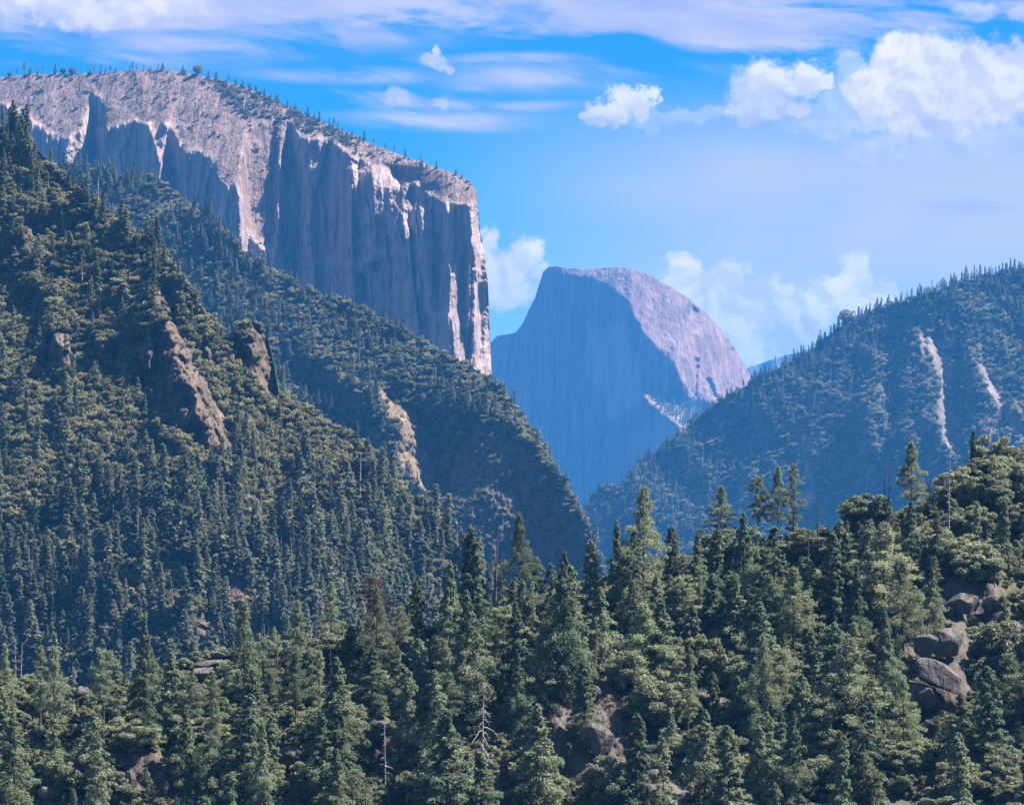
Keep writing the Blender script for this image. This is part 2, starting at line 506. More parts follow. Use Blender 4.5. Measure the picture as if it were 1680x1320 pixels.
class Sheet:
    """A mountainside with real depth: columns run up from its foot; the lean of the rock at each height decides how far it recedes."""

    def __init__(s, name, x0, x1, dx, dy, top, bot, ybase, lean, mat, flank=None, rough=None, attrs=None, sky_rough=2.0,
                 sky_freq=0.03, back=1.0, kind='structure', hp=60, crest=0.0, leak=0, melt=0, anchor='foot', lean2=None):
        px = np.arange(x0, x1 + dx * 0.5, dx)
        yt = line(top)(px) + sky_rough * fbm(px * sky_freq, 0.0 * px + x0 * 0.37, 0.0 * px, 5, 0.6)
        r = np.arange(np.floor(yt.min()) - dy, bot + dy * 0.5, dy)
        PX, PYr = np.meshgrid(px, r)
        PY = np.maximum(PYr, yt[None, :])
        d = np.diff(PY, axis=0)
        T = lean(PX, PYr)
        if crest:
            T = T + crest * np.exp(-np.maximum(PYr - yt[None, :], 0) / 7.0)
        Y = np.zeros_like(PX)
        Y[-1] = line(ybase)(px)
        if anchor == 'top':
            # cliffs: hung from the skyline, so buttresses stand forward and faces are cut back
            Y[0] = line(ybase)(px)
            for i in range(1, len(r)):
                Y[i] = Y[i - 1] - T[i] * d[i - 1] * Y[i - 1] / F
            if lean2 is not None:
                T2 = lean2(PX, PYr)
                dev = np.zeros_like(Y)
                for i in range(len(r) - 2, -1, -1):
                    dev[i] = dev[i + 1] * math.exp(-dy / 9.0) + T2[i] * dy * Y[i + 1] / F
                Y = Y + blur(dev, 1, 0)
        elif leak:
            # hillsides: cliffs and ledges depart from the mean slope and merge back into it higher up
            Tm = T.mean()
            dev = np.zeros_like(Y)
            for i in range(len(r) - 2, -1, -1):
                Y[i] = Y[i + 1] + Tm * d[i] * Y[i + 1] / F
                dev[i] = dev[i + 1] * np.exp(-dy / leak) + (T[i] - Tm) * dy * Y[i + 1] / F
            Y = Y + blur(dev, 2, 1)
        else:
            for i in range(len(r) - 2, -1, -1):
                Y[i] = Y[i + 1] + T[i] * d[i] * Y[i + 1] / F
        if melt:
            Y = blur(Y, melt / dx, 1)
        if flank is not None:
            g = flank(PX, PYr)
            G = np.cumsum(g, axis=1) * dx * Y / F
            G = G - blur(G, hp / dx, 0)
            G = blur(G, 0, 3)
            Y = Y + G
        X = (PX - CX) * Y / F
        Z = (HZ - PY) * Y / F
        if rough is not None:
            Y = Y + rough(X, Y, Z, PX, PYr)
        X = (PX - CX) * Y / F
        Z = (HZ - PY) * Y / F
        s.px, s.py, s.yt, s.dx, s.dy = px, r, yt, dx, dy
        s.X, s.Y, s.Z, s.PX, s.PY, s.PYr = X, Y, Z, PX, PY, PYr
        nr, nc = X.shape
        verts = np.stack([X, Y, Z], -1).reshape(-1, 3)
        idx = np.arange(nr * nc).reshape(nr, nc)
        q = np.stack([idx[:-1, :-1], idx[1:, :-1], idx[1:, 1:], idx[:-1, 1:]], -1).reshape(-1, 4)
        keep = ((d[:, :-1] > 1e-6) | (d[:, 1:] > 1e-6)).reshape(-1)
        q = q[keep]
        s.valid = (d[:, :-1] > 1e-6) & (d[:, 1:] > 1e-6)
        # the far side, falling away behind the crest
        bx, by, bz = X[0], Y[0], Z[0]
        rows = []
        for (a, h) in ((12, 2), (60, 20), (200, 110), (500, 420), (900, 1100)):
            rows.append(np.stack([bx, by + a * back, np.maximum(bz - h * back, -121.0)], -1))
        base = len(verts)
        verts = np.concatenate([verts] + rows)
        prev = idx[0]
        extra = []
        for i in range(len(rows)):
            cur = base + i * nc + np.arange(nc)
            extra.append(np.stack([prev[:-1], prev[1:], cur[1:], cur[:-1]], -1))
            prev = cur
        q = np.concatenate([q] + extra)
        me = make_mesh(name, verts, q, mat, True)
        A = dict(rock=1.0, scree=0.0, pale=0.0)
        A.update(attrs(PX, PYr) if attrs else {})
        s.A = {}
        for key, v in A.items():
            arr = np.zeros(len(verts), np.float32)
            full = np.broadcast_to(v, X.shape)
            s.A[key] = full
            arr[:nr * nc] = full.reshape(-1)
            arr[nr * nc:] = np.tile(full[0], len(rows))
            at = me.attributes.new(key, 'FLOAT', 'POINT')
            at.data.foreach_set('value', arr)
        s.obj = tag(link(name, me), kind=kind)

    def cell(s, px, py):
        j = np.clip(np.round((px - s.px[0]) / s.dx).astype(int), 0, len(s.px) - 1)
        i = np.clip(np.round((py - s.py[0]) / s.dy).astype(int), 0, len(s.py) - 1)
        top = np.ceil((s.yt[j] - s.py[0]) / s.dy).astype(int)
        return np.maximum(i, np.minimum(top, len(s.py) - 1)), j

    def ground(s, px, py):
        i, j = s.cell(np.asarray(px, float), np.asarray(py, float))
        return s.X[i, j], s.Y[i, j], s.Z[i, j]

    def scatter(s, dens, n, gen):
        """n points with probability density dens (array on the grid)."""
        w = (dens[:-1, :-1] * s.valid).reshape(-1)
        w = w / w.sum()
        ii = gen.choice(len(w), size=n, p=w)
        i, j = np.divmod(ii, s.valid.shape[1])
        a, b = gen.random(n), gen.random(n)
        L = lambda A: (A[i, j] * (1 - a) * (1 - b) + A[i, j + 1] * (1 - a) * b + A[i + 1, j] * a * (1 - b) + A[i + 1, j + 1] * a * b)
        return np.stack([L(s.X), L(s.Y), L(s.Z)], -1), L(s.PX), L(s.PYr)


def warped(X, Y, amp, freq, seed):
    return X + amp * fbm(X * freq, Y * freq, seed + 0 * X, 4, 0.6), Y + amp * fbm(X * freq, Y * freq, seed + 40.0 + 0 * X, 4, 0.6)


def masks(X, Y, polys, amp=8, freq=0.04, seed=0.0, soft=1):
    wx, wy = warped(X, Y, amp, freq, seed)
    m = np.zeros(X.shape)
    for p in polys:
        m = np.maximum(m, in_poly(wx, wy, p))
    return blur(m, soft, soft)


# ---- the great cliff on the left
cliff_top = [(-80, 132), (0, 127), (60, 121), (150, 121), (240, 114), (290, 116), (330, 124), (400, 142), (440, 160), (480, 180), (560, 214), (640, 249),
             (700, 269), (745, 285), (772, 299), (782, 315), (785, 345), (787, 375), (795, 420), (801, 470), (803, 530), (806, 600), (808, 660)]
LIT = [[(-320, 90), (820, 90), (820, 335), (770, 334), (735, 330), (700, 318), (682, 300), (655, 296), (640, 280), (610, 268), (585, 258), (560, 240), (530, 224), (500, 226),
        (470, 190), (462, 215), (460, 240), (455, 330), (450, 410), (430, 405), (405, 370), (398, 320), (385, 300), (378, 285), (386, 320), (372, 300), (355, 292), (348, 255),
        (325, 243), (300, 246), (288, 215), (270, 198), (264, 262), (256, 240), (248, 202), (215, 195), (185, 208), (152, 216), (166, 180), (168, 158), (150, 150), (146, 165),
        (138, 206), (112, 228), (78, 214), (40, 186), (0, 168), (-80, 172), (-320, 190)]]
RIBS = [[(579, 270), (588, 272), (593, 345), (586, 338)], [(610, 272), (640, 282), (658, 296), (656, 330), (640, 372), (630, 350), (618, 400), (614, 330)],
        [(735, 335), (748, 345), (757, 440), (760, 520), (766, 600), (748, 590), (738, 500), (742, 430)],
        [(768, 330), (784, 330), (786, 380), (790, 420), (778, 400)], [(600, 430), (616, 424), (614, 445), (592, 447)], [(580, 455), (588, 450), (590, 495), (582, 500)],
        [(612, 388), (622, 386), (628, 398), (620, 412), (612, 400)], [(660, 302), (677, 308), (674, 400), (665, 396)], [(690, 326), (703, 330), (713, 430), (720, 520), (708, 515), (698, 430)], [(702, 330), (712, 350), (722, 420), (726, 446), (716, 430)],
        [(778, 470), (786, 470), (790, 560), (784, 600), (780, 540)]]
BUTTRESS = [[(405, 215), (450, 200), (462, 240), (456, 330), (450, 412), (418, 400), (402, 340), (396, 280)]]


def cliff_lean(X, Y):
    lit = masks(X, Y, LIT, 7, 0.05, 1.0, 1)
    lit2 = masks(X, Y, BUTTRESS, 5, 0.05, 2.0, 1)
    t = 0.10 + 0.06 * fbm(X * 0.02, Y * 0.006, 3 + 0 * X)
    a = 1.75 + 0.5 * fbm(X * 0.03, Y * 0.06, 9 + 0 * X, 5, 0.55)
    a = np.where(lit2 > 0.5, 0.55, a)
    return t * (1 - lit) + lit * np.maximum(a, 0.2)


def cliff_flank(X, Y):
    g = -0.12 - 0.9 * ((X > 757) & (Y > 330)) - 0.35 * ((X > 600) & (X <= 735))
    r = masks(X, Y, RIBS, 4, 0.06, 5.0, 0)
    b = masks(X, Y, BUTTRESS, 5, 0.05, 2.0, 1)
    return g + 3.8 * r + 0.5 * b


def cliff_rough(X, Y, Z, PX, PY):
    lit = masks(PX, PY, LIT, 7, 0.05, 1.0, 2)
    rib = fbm(X / 55.0, 0 * X, Z / 420.0 + 2.0, 6, 0.55) * 22.0 + fbm(X / 14.0, Y / 60, Z / 120.0, 5, 0.6) * 5.0
    bl = fbm(X / 70.0, Z / 28.0, Y / 70.0, 6, 0.6, True) * 16.0
    wx = X + 25 * fbm(X / 80.0, Z / 160.0, 3.3 + 0 * X, 3)
    arete = np.maximum(fbm(wx / 95.0, 0 * X, Z / 900.0 + 5.0, 3, 0.5, True), 0) ** 1.5 * 62.0
    return (0.6 * rib - 0.5 * arete + 46.0 * saw(X, Z, 95.0, 2.0) + 15.0 * saw(X, Z, 30.0, 6.0)) * (1 - 0.85 * lit) + bl * (0.35 - 0.05 * lit) + (5.0 - 3.6 * lit) * fbm(X / 9.0, Y / 9.0, Z / 9.0, 3, 0.6)


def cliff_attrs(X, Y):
    return dict(pale=1.0 - 0.95 * masks(X, Y, LIT, 7, 0.05, 1.0, 2))  # shaded wall painted paler and sunlit top darker, to soften the light contrast


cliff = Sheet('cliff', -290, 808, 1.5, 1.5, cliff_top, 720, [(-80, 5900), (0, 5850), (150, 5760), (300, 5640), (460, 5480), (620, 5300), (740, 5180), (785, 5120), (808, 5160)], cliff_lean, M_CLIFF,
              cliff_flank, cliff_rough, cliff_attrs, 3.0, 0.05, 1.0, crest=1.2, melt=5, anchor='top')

# ---- the half dome far up the valley
dome_top = [(796, 575), (805, 562), (815, 551), (835, 548), (846, 545), (858, 530), (868, 508), (878, 488), (885, 465), (891, 446), (900, 438), (912, 437), (930, 440), (960, 443),
            (985, 440), (1010, 438), (1035, 441), (1070, 454), (1100, 470), (1130, 490), (1160, 514), (1185, 543), (1205, 570), (1219, 597), (1229, 613), (1238, 632), (1252, 680), (1275, 720)]
DLIT = [[(905, 420), (1300, 420), (1300, 690), (1225, 655), (1195, 650), (1180, 660), (1160, 655), (1140, 640), (1120, 622), (1100, 590), (1085, 572), (1062, 548), (1045, 525), (1025, 490), (1000, 465), (965, 453), (930, 445)]]
DLEDGE = [[(1050, 637), (1072, 645), (1100, 655), (1128, 672), (1146, 680), (1142, 692), (1120, 702), (1098, 688), (1075, 668), (1058, 655)]]
DSLOT = [[(1132, 497), (1146, 502), (1152, 513), (1140, 508)], [(1196, 567), (1204, 566), (1209, 573), (1199, 572)]]
DGROOVE = [[(1138, 590), (1146, 588), (1142, 650), (1134, 652)], [(1156, 620), (1166, 622), (1178, 655), (1164, 652)]]
DPANEL = [[(972, 540), (1000, 530), (1030, 540), (1048, 600), (1050, 660), (1035, 678), (1000, 690), (985, 650), (970, 620)]]


def dome_lean(X, Y):
    lit = masks(X, Y, DLIT, 6, 0.05, 11.0, 1)
    led = masks(X, Y, DLEDGE, 6, 0.08, 12.0, 0)
    slot = masks(X, Y, DSLOT, 2, 0.08, 13.0, 0)
    lower = np.clip((Y - 690) / 60, 0, 1)
    t = 0.07 + 0.04 * fbm(X * 0.03, Y * 0.01, 1 + 0 * X) + 0.12 * lower
    a = 0.95 + 0.35 * fbm(X * 0.03, Y * 0.03, 19 + 0 * X, 4, 0.5) - 0.3 * np.clip((Y - 560) / 90, 0, 1)
    t = t * (1 - lit) + lit * a
    return t + 2.9 * led * (1.05 + 0.9 * fbm(X * 0.12, Y * 0.2, 33 + 0 * X, 3, 0.6))


def dome_lean2(X, Y):
    led = masks(X, Y, DLEDGE, 6, 0.08, 12.0, 0)
    slot = masks(X, Y, DSLOT, 2, 0.08, 13.0, 0)
    return -2.5 * slot


def dome_rough(X, Y, Z, PX, PY):
    lit = masks(PX, PY, DLIT, 6, 0.05, 11.0, 2)
    led = masks(PX, PY, DLEDGE, 6, 0.08, 12.0, 1)
    gro = masks(PX, PY, DGROOVE, 3, 0.08, 14.0, 1)
    pan = masks(PX, PY, DPANEL, 5, 0.05, 15.0, 2)
    face = fbm(X / 90.0, Y / 200, Z / 700.0, 6, 0.55) * 18.0 + 5.0 * fbm(X / 22.0, Y / 40, Z / 160.0, 4, 0.6)
    sl = fbm(X / 60.0 + Z / 90.0, Z / 60.0 - X / 120.0, Y / 120.0, 5, 0.55, True) * 10.0
    return (face + 16.0 * saw(X, Z, 120.0, 12.0)) * (1 - 0.85 * lit) + sl * lit + led * 14 * fbm(X / 16.0, Y / 16.0, Z / 16.0, 4, 0.6) + 26.0 * gro - 10.0 * pan


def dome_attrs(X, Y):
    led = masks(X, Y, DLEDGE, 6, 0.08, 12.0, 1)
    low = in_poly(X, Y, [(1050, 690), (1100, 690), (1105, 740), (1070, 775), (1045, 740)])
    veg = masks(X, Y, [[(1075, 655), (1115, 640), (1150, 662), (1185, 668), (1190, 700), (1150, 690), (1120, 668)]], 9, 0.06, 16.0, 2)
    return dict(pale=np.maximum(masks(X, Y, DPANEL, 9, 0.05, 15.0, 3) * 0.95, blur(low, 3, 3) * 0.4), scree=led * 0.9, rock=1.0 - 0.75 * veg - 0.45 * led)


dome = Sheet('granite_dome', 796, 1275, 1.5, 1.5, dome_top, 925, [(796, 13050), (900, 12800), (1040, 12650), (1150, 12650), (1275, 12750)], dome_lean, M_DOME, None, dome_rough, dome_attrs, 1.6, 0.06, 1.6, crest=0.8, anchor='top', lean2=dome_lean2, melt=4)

# ---- the far blue ridge beside the dome
far_ridge = Sheet('distant_ridge', 1190, 1440, 4, 4, [(1190, 640), (1228, 603), (1262, 591), (1300, 580), (1340, 571), (1380, 566), (1440, 560)], 905, [(1190, 17300), (1440, 17000)],
                  lambda X, Y: 0.9 + 0.3 * fbm(X * 0.03, Y * 0.03, 5 + 0 * X), M_RIDGE, None, lambda X, Y, Z, PX, PY: 60 * fbm(X / 200, Y / 200, Z / 200), lambda X, Y: dict(rock=0.0 * X), 1.5, 0.05, 1.5)

# ---- the wooded ridge on the right
ridge_top = [(940, 870), (955, 838), (985, 803), (1020, 792), (1050, 762), (1085, 736), (1130, 697), (1180, 657), (1235, 627), (1280, 603), (1330, 574), (1375, 538), (1400, 526),
             (1440, 508), (1480, 496), (1520, 484), (1560, 468), (1620, 452), (1720, 440), (1830, 415), (1960, 425)]
RCLIFF = [[(1500, 548), (1530, 545), (1550, 560), (1566, 640), (1580, 740), (1590, 800), (1450, 800), (1470, 700), (1478, 620)], [(1590, 575), (1640, 640), (1690, 690), (1720, 640), (1720, 800), (1590, 800), (1575, 690)],
          [(1420, 660), (1450, 640), (1460, 800), (1400, 800)]]
RLIT = [[(1524, 545), (1536, 548), (1548, 580), (1556, 610), (1562, 660), (1564, 700), (1578, 752), (1566, 745), (1550, 720), (1542, 670), (1552, 640), (1538, 600), (1528, 570)],
        [(1596, 570), (1616, 596), (1640, 640), (1652, 672), (1662, 700), (1652, 692), (1636, 660), (1614, 612)], [(1664, 512), (1672, 540), (1670, 568), (1664, 550)], [(1510, 548), (1518, 546), (1522, 590), (1514, 580)],
        [(1664, 695), (1690, 715), (1690, 722), (1672, 712)]]
RSCREE = [[(1306, 702), (1330, 712), (1362, 712), (1345, 725), (1335, 745), (1332, 770), (1345, 800), (1330, 850), (1312, 840), (1318, 780), (1308, 740)]]


def ridge_lean(X, Y):
    cl = masks(X, Y, RCLIFF, 10, 0.04, 21.0, 1)
    li = masks(X, Y, RLIT, 5, 0.06, 22.0, 0)
    t = 1.25 + 0.75 * fbm(X * 0.02, Y * 0.02, 4 + 0 * X, 5, 0.55)
    t = t * (1 - cl) + 0.14 * cl
    return t * (1 - li) + 1.2 * li


def ridge_flank(X, Y):
    li = masks(X, Y, RLIT, 5, 0.06, 22.0, 0)
    return 1.7 * li - 0.5 * masks(X, Y, RCLIFF, 10, 0.04, 21.0, 1) - 0.05


def ridge_rough(X, Y, Z, PX, PY):
    cl = masks(PX, PY, RCLIFF, 10, 0.04, 21.0, 2)
    li = masks(PX, PY, RLIT, 5, 0.06, 22.0, 1)
    return li * 16 * fbm(X / 14, Y / 20, Z / 18, 5, 0.6, True) + 105 * fbm(X / 240 + Z / 400, Y / 500, Z / 340, 6, 0.55) + cl * (40 * saw(X, Z, 70.0, 21.0) + 26 * fbm(X / 40, 0 * X, Z / 320, 5, 0.6) + 8 * fbm(X / 11, Y / 40, Z / 50, 4, 0.6))


def ridge_attrs(X, Y):
    cl = masks(X, Y, RCLIFF, 10, 0.04, 21.0, 2)
    li = masks(X, Y, RLIT, 5, 0.06, 22.0, 1)
    sr = masks(X, Y, RSCREE, 9, 0.06, 23.0, 1)
    return dict(rock=np.clip(0.08 + 0.36 * cl + 0.26 * li + 0.42 * sr, 0, 1), pale=np.clip(0.1 * li + 0.5 * sr, 0, 1))


ridge = Sheet('wooded_ridge', 940, 1960, 3, 2.5, ridge_top, 985, [(940, 6400), (1100, 6230), (1300, 5980), (1500, 5740), (1720, 5520)], ridge_lean, M_RIDGE, ridge_flank, ridge_rough, ridge_attrs, 4.0, 0.03, 1.0, leak=45)

# ---- slope below the great cliff (behind) and nearer hillside on the left
slope_top = [(60, 300), (100, 270), (150, 272), (200, 292), (250, 290), (320, 336), (360, 370), (400, 412), (450, 440), (500, 474), (560, 494), (600, 508), (650, 536), (700, 566), (760, 596),
             (805, 620), (830, 645), (860, 684), (890, 726), (920, 776), (945, 815), (965, 855), (977, 890), (1000, 960), (1020, 1040)]
SCLIFF = [[(770, 690), (830, 690), (880, 740), (930, 810), (975, 890), (990, 960), (760, 930), (735, 850), (725, 790), (745, 730)], [(470, 590), (540, 600), (590, 650), (600, 680), (540, 670), (490, 630)],
          [(640, 700), (668, 720), (690, 770), (706, 815), (670, 780)]]
SGOLD = [[(652, 664), (682, 676), (700, 705), (712, 725), (722, 775), (726, 798), (708, 818), (684, 798), (672, 765), (658, 740), (656, 705)], [(622, 636), (642, 638), (656, 690), (640, 690)], [(640, 700), (652, 720), (672, 790), (660, 770)]]


def slope_lean(X, Y):
    cl = masks(X, Y, SCLIFF, 12, 0.03, 31.0, 1)
    go = masks(X, Y, SGOLD, 6, 0.05, 32.0, 1)
    t = 1.0 + 0.5 * fbm(X * 0.015, Y * 0.015, 6 + 0 * X, 5, 0.55)
    t = t * (1 - cl) + cl * (0.10 + 0.22 * fbm(X * 0.04, Y * 0.05, 2 + 0 * X, 4, 0.6))
    return np.maximum(t * (1 - go) + 0.9 * go, 0.03)


def slope_flank(X, Y):
    return 4.0 * masks(X, Y, SGOLD, 6, 0.05, 32.0, 1) - 0.75 * masks(X, Y, SCLIFF, 12, 0.03, 31.0, 1) - 0.05


def slope_rough(X, Y, Z, PX, PY):
    cl = masks(PX, PY, SCLIFF, 12, 0.03, 31.0, 2)
    go = masks(PX, PY, SGOLD, 6, 0.05, 32.0, 2)
    return 55 * fbm(X / 190 - Z / 260, Y / 300, Z / 300 + X / 500, 5, 0.5) + np.maximum(cl, go) * (15 * fbm(X / 30 + Z / 70, Y / 50, Z / 60, 6, 0.62, True) + 5 * fbm(X / 8, Y / 12, Z / 14, 4, 0.6, True)) + 4 * fbm(X / 9, Y / 9, Z / 9, 3, 0.6)


def slope_attrs(X, Y):
    cl = masks(X, Y, SCLIFF, 12, 0.03, 31.0, 2)
    go = masks(X, Y, SGOLD, 6, 0.05, 32.0, 1)
    return dict(rock=np.clip(0.10 + 0.44 * cl + go, 0, 1), scree=np.clip(go * (0.55 + 1.2 * fbm(X * 0.07, Y * 0.05, 3 + 0 * X, 3, 0.6)), 0, 1))


slope = Sheet('wooded_slope', 60, 1020, 2.5, 2.5, slope_top, 1045, [(60, 3150), (400, 3050), (700, 3020), (850, 2980), (1020, 2890)], slope_lean, M_HILL, slope_flank, slope_rough, slope_attrs, 4.0, 0.03, 0.8, leak=45)

hill_top = [(-290, 90), (-150, 130), (-80, 165), (0, 208), (22, 206), (40, 222), (60, 245), (90, 275), (130, 305), (170, 335), (205, 372), (240, 398), (270, 418), (300, 462), (330, 505), (360, 540), (388, 552), (400, 532), (412, 525),
            (424, 531), (440, 556), (450, 600), (458, 645), (500, 675), (560, 706), (620, 748), (700, 838), (750, 890), (800, 960), (860, 1060)]
HCLIFF = [[(218, 560), (250, 535), (290, 545), (318, 595), (350, 680), (380, 745), (345, 742), (300, 712), (252, 660), (215, 620)], [(378, 568), (402, 530), (412, 528), (418, 600), (412, 628), (394, 606)],
          [(68, 545), (110, 540), (112, 600), (96, 640), (72, 600)], [(140, 560), (200, 560), (225, 610), (170, 620)], [(240, 700), (300, 740), (296, 765), (250, 745)],
          [(30, 480), (70, 470), (80, 520), (40, 530)], [(320, 560), (338, 560), (356, 600), (345, 612)]]
HLIT = [[(252, 474), (282, 466), (298, 530), (312, 580), (346, 640), (372, 690), (384, 742), (362, 740), (338, 684), (308, 622), (290, 577), (268, 530)], [(412, 528), (430, 540), (450, 580), (454, 660), (444, 664), (430, 640), (416, 622), (428, 590)],
        [(30, 368), (52, 358), (70, 380), (60, 396), (40, 390)], [(110, 540), (120, 560), (124, 620), (116, 625)], [(338, 556), (350, 580), (358, 610), (350, 600)], [(170, 945), (190, 940), (205, 985), (185, 985)], [(308, 1005), (340, 1000), (344, 1030), (310, 1030)],
        [(278, 750), (300, 748), (315, 765), (300, 770)], [(48, 225), (62, 250), (62, 272), (50, 262)]]
HDARK = [[(306, 1028), (342, 1028), (346, 1060), (310, 1060)], [(355, 960), (400, 930), (400, 990), (360, 1000)]]


def hill_lean(X, Y):
    cl = masks(X, Y, HCLIFF + HDARK, 9, 0.04, 41.0, 1)
    li = masks(X, Y, HLIT, 6, 0.06, 42.0, 0)
    t = 1.0 + 0.55 * fbm(X * 0.014, Y * 0.014, 7 + 0 * X, 5, 0.55)
    t = t * (1 - cl) + 0.05 * cl
    return np.maximum(t * (1 - li) + 0.75 * li, 0.02)


def hill_flank(X, Y):
    return 2.2 * masks(X, Y, HLIT, 6, 0.06, 42.0, 0) - 1.3 * masks(X, Y, HCLIFF + HDARK, 9, 0.04, 41.0, 1) - 0.02


def hill_rough(X, Y, Z, PX, PY):
    cl = masks(PX, PY, HCLIFF + HLIT, 9, 0.04, 41.0, 2)
    return 62 * fbm(X / 120 - Z / 200, Y / 200, Z / 170, 5, 0.5) + cl * (10 * saw(X, Z, 22.0, 41.0) + 19 * fbm(X / 13, Y / 26, Z / 26, 6, 0.6, True) + 3 * fbm(X / 5, Y / 5, Z / 8, 3, 0.6))


def hill_attrs(X, Y):
    cl = masks(X, Y, HCLIFF + HDARK, 9, 0.04, 41.0, 2)
    li = masks(X, Y, HLIT, 6, 0.06, 42.0, 1)
    return dict(rock=np.clip(0.10 + 0.8 * cl + li, 0, 1), scree=0.1 * li)


hill = Sheet('hillside', -290, 860, 2.5, 2.5, hill_top, 1240, [(-80, 1500), (300, 1500), (600, 1590), (860, 1720)], hill_lean, M_HILL, hill_flank, hill_rough, hill_attrs, 4.0, 0.03, 0.5, leak=45)

# ---- the near slope that carries the close forest
near_top = [(-120, 1110), (0, 1112), (130, 1138), (200, 1120), (280, 1098), (330, 1078), (400, 1075), (500, 1062), (600, 1060), (700, 1040), (760, 1010), (860, 985), (960, 965), (1050, 935), (1150, 910), (1250, 895),
            (1350, 872), (1420, 862), (1480, 850), (1540, 815), (1600, 790), (1680, 775), (1800, 760), (2040, 735)]
NCLIFF = [[(880, 1130), (990, 1100), (1030, 1150), (1040, 1250), (1000, 1300), (900, 1280)], [(1480, 1030), (1580, 1030), (1600, 1090), (1580, 1180), (1470, 1170), (1460, 1090)], [(560, 1170), (640, 1180), (650, 1260), (540, 1250)],
          [(1540, 950), (1640, 960), (1640, 1030), (1560, 1020)], [(190, 1240), (260, 1230), (300, 1310), (200, 1320)], [(1040, 1260), (1160, 1270), (1180, 1330), (1040, 1340)]]


def near_lean(X, Y):
    cl = masks(X, Y, NCLIFF, 14, 0.03, 51.0, 2)
    t = 2.5 + 0.8 * fbm(X * 0.012, Y * 0.012, 8 + 0 * X, 4, 0.5)
    t = t * (1 - cl) + 0.5 * cl
    return np.where(Y > 1420, 0.6, np.maximum(t, 0.3))


def near_rough(X, Y, Z, PX, PY):
    cl = masks(PX, PY, NCLIFF, 14, 0.03, 51.0, 3)
    return 9 * fbm(X / 26, Y / 40, Z / 26, 5, 0.5) + cl * 3.0 * fbm(X / 4, Y / 6, Z / 5, 5, 0.6, True)


def near_attrs(X, Y):
    return dict(rock=np.clip(0.15 + 0.8 * masks(X, Y, NCLIFF, 14, 0.03, 51.0, 2), 0, 1))


near = Sheet('near_slope', -360, 2040, 4, 4, near_top, 1920, [(-360, 470), (2040, 480)], near_lean, M_FORE, None, near_rough, near_attrs, 6.0, 0.03, 0.10, leak=45)

# ---- valley floor out to the horizon
gv = np.array([(-16000, -400, -120), (16000, -400, -120), (16000, 19200, -120), (-16000, 19200, -120)], float)
g_me = make_mesh('valley_floor', gv, np.array([[0, 1, 2, 3]]), M_RIDGE)
tag(link('valley_floor', g_me), kind='structure')

# ------------------------------------------------------------------ plants: shapes
def leaf_quads(c, axis, nrm, ln, wd):
    """Diamond leaves/sprays: centre c, long axis, normal, length and width arrays -> (verts, quads)."""
    axis = axis / np.maximum(np.linalg.norm(axis, axis=1), 1e-6)[:, None]
    side = np.cross(axis, nrm)
    side = side / np.maximum(np.linalg.norm(side, axis=1), 1e-6)[:, None]
    l, w = ln[:, None] * 0.5, wd[:, None] * 0.5
    v = np.stack([c - axis * l, c - side * w, c + axis * l, c + side * w], 1).reshape(-1, 3)
    return v, np.arange(len(c) * 4).reshape(-1, 4)


def tubes(segs, n=6):
    """segs: list of polylines [(point, radius), ...] -> (verts, quads)."""
    V_, Q = [], []
    off = 0
    for s_ in segs:
        prev = None
        for i, (p, r) in enumerate(s_):
            p = np.asarray(p, float)
            a = np.asarray(s_[min(i + 1, len(s_) - 1)][0], float) - np.asarray(s_[max(i - 1, 0)][0], float)
            a = a / max(np.linalg.norm(a), 1e-6)
            u = np.cross(a, (0.31, 0.95, 0.1))
            u /= max(np.linalg.norm(u), 1e-6)
            w = np.cross(a, u)
            t = np.arange(n) * 2 * np.pi / n
            V_.append(p + r * (np.cos(t)[:, None] * u + np.sin(t)[:, None] * w))
            cur = off + np.arange(n)
            off += n
            if prev is not None:
                Q.append(np.stack([prev, np.roll(prev, -1), np.roll(cur, -1), cur], 1))
            prev = cur
    return np.concatenate(V_), np.concatenate(Q)


def unit(g, n):
    v = g.normal(size=(n, 3))
    return v / np.linalg.norm(v, axis=1)[:, None]


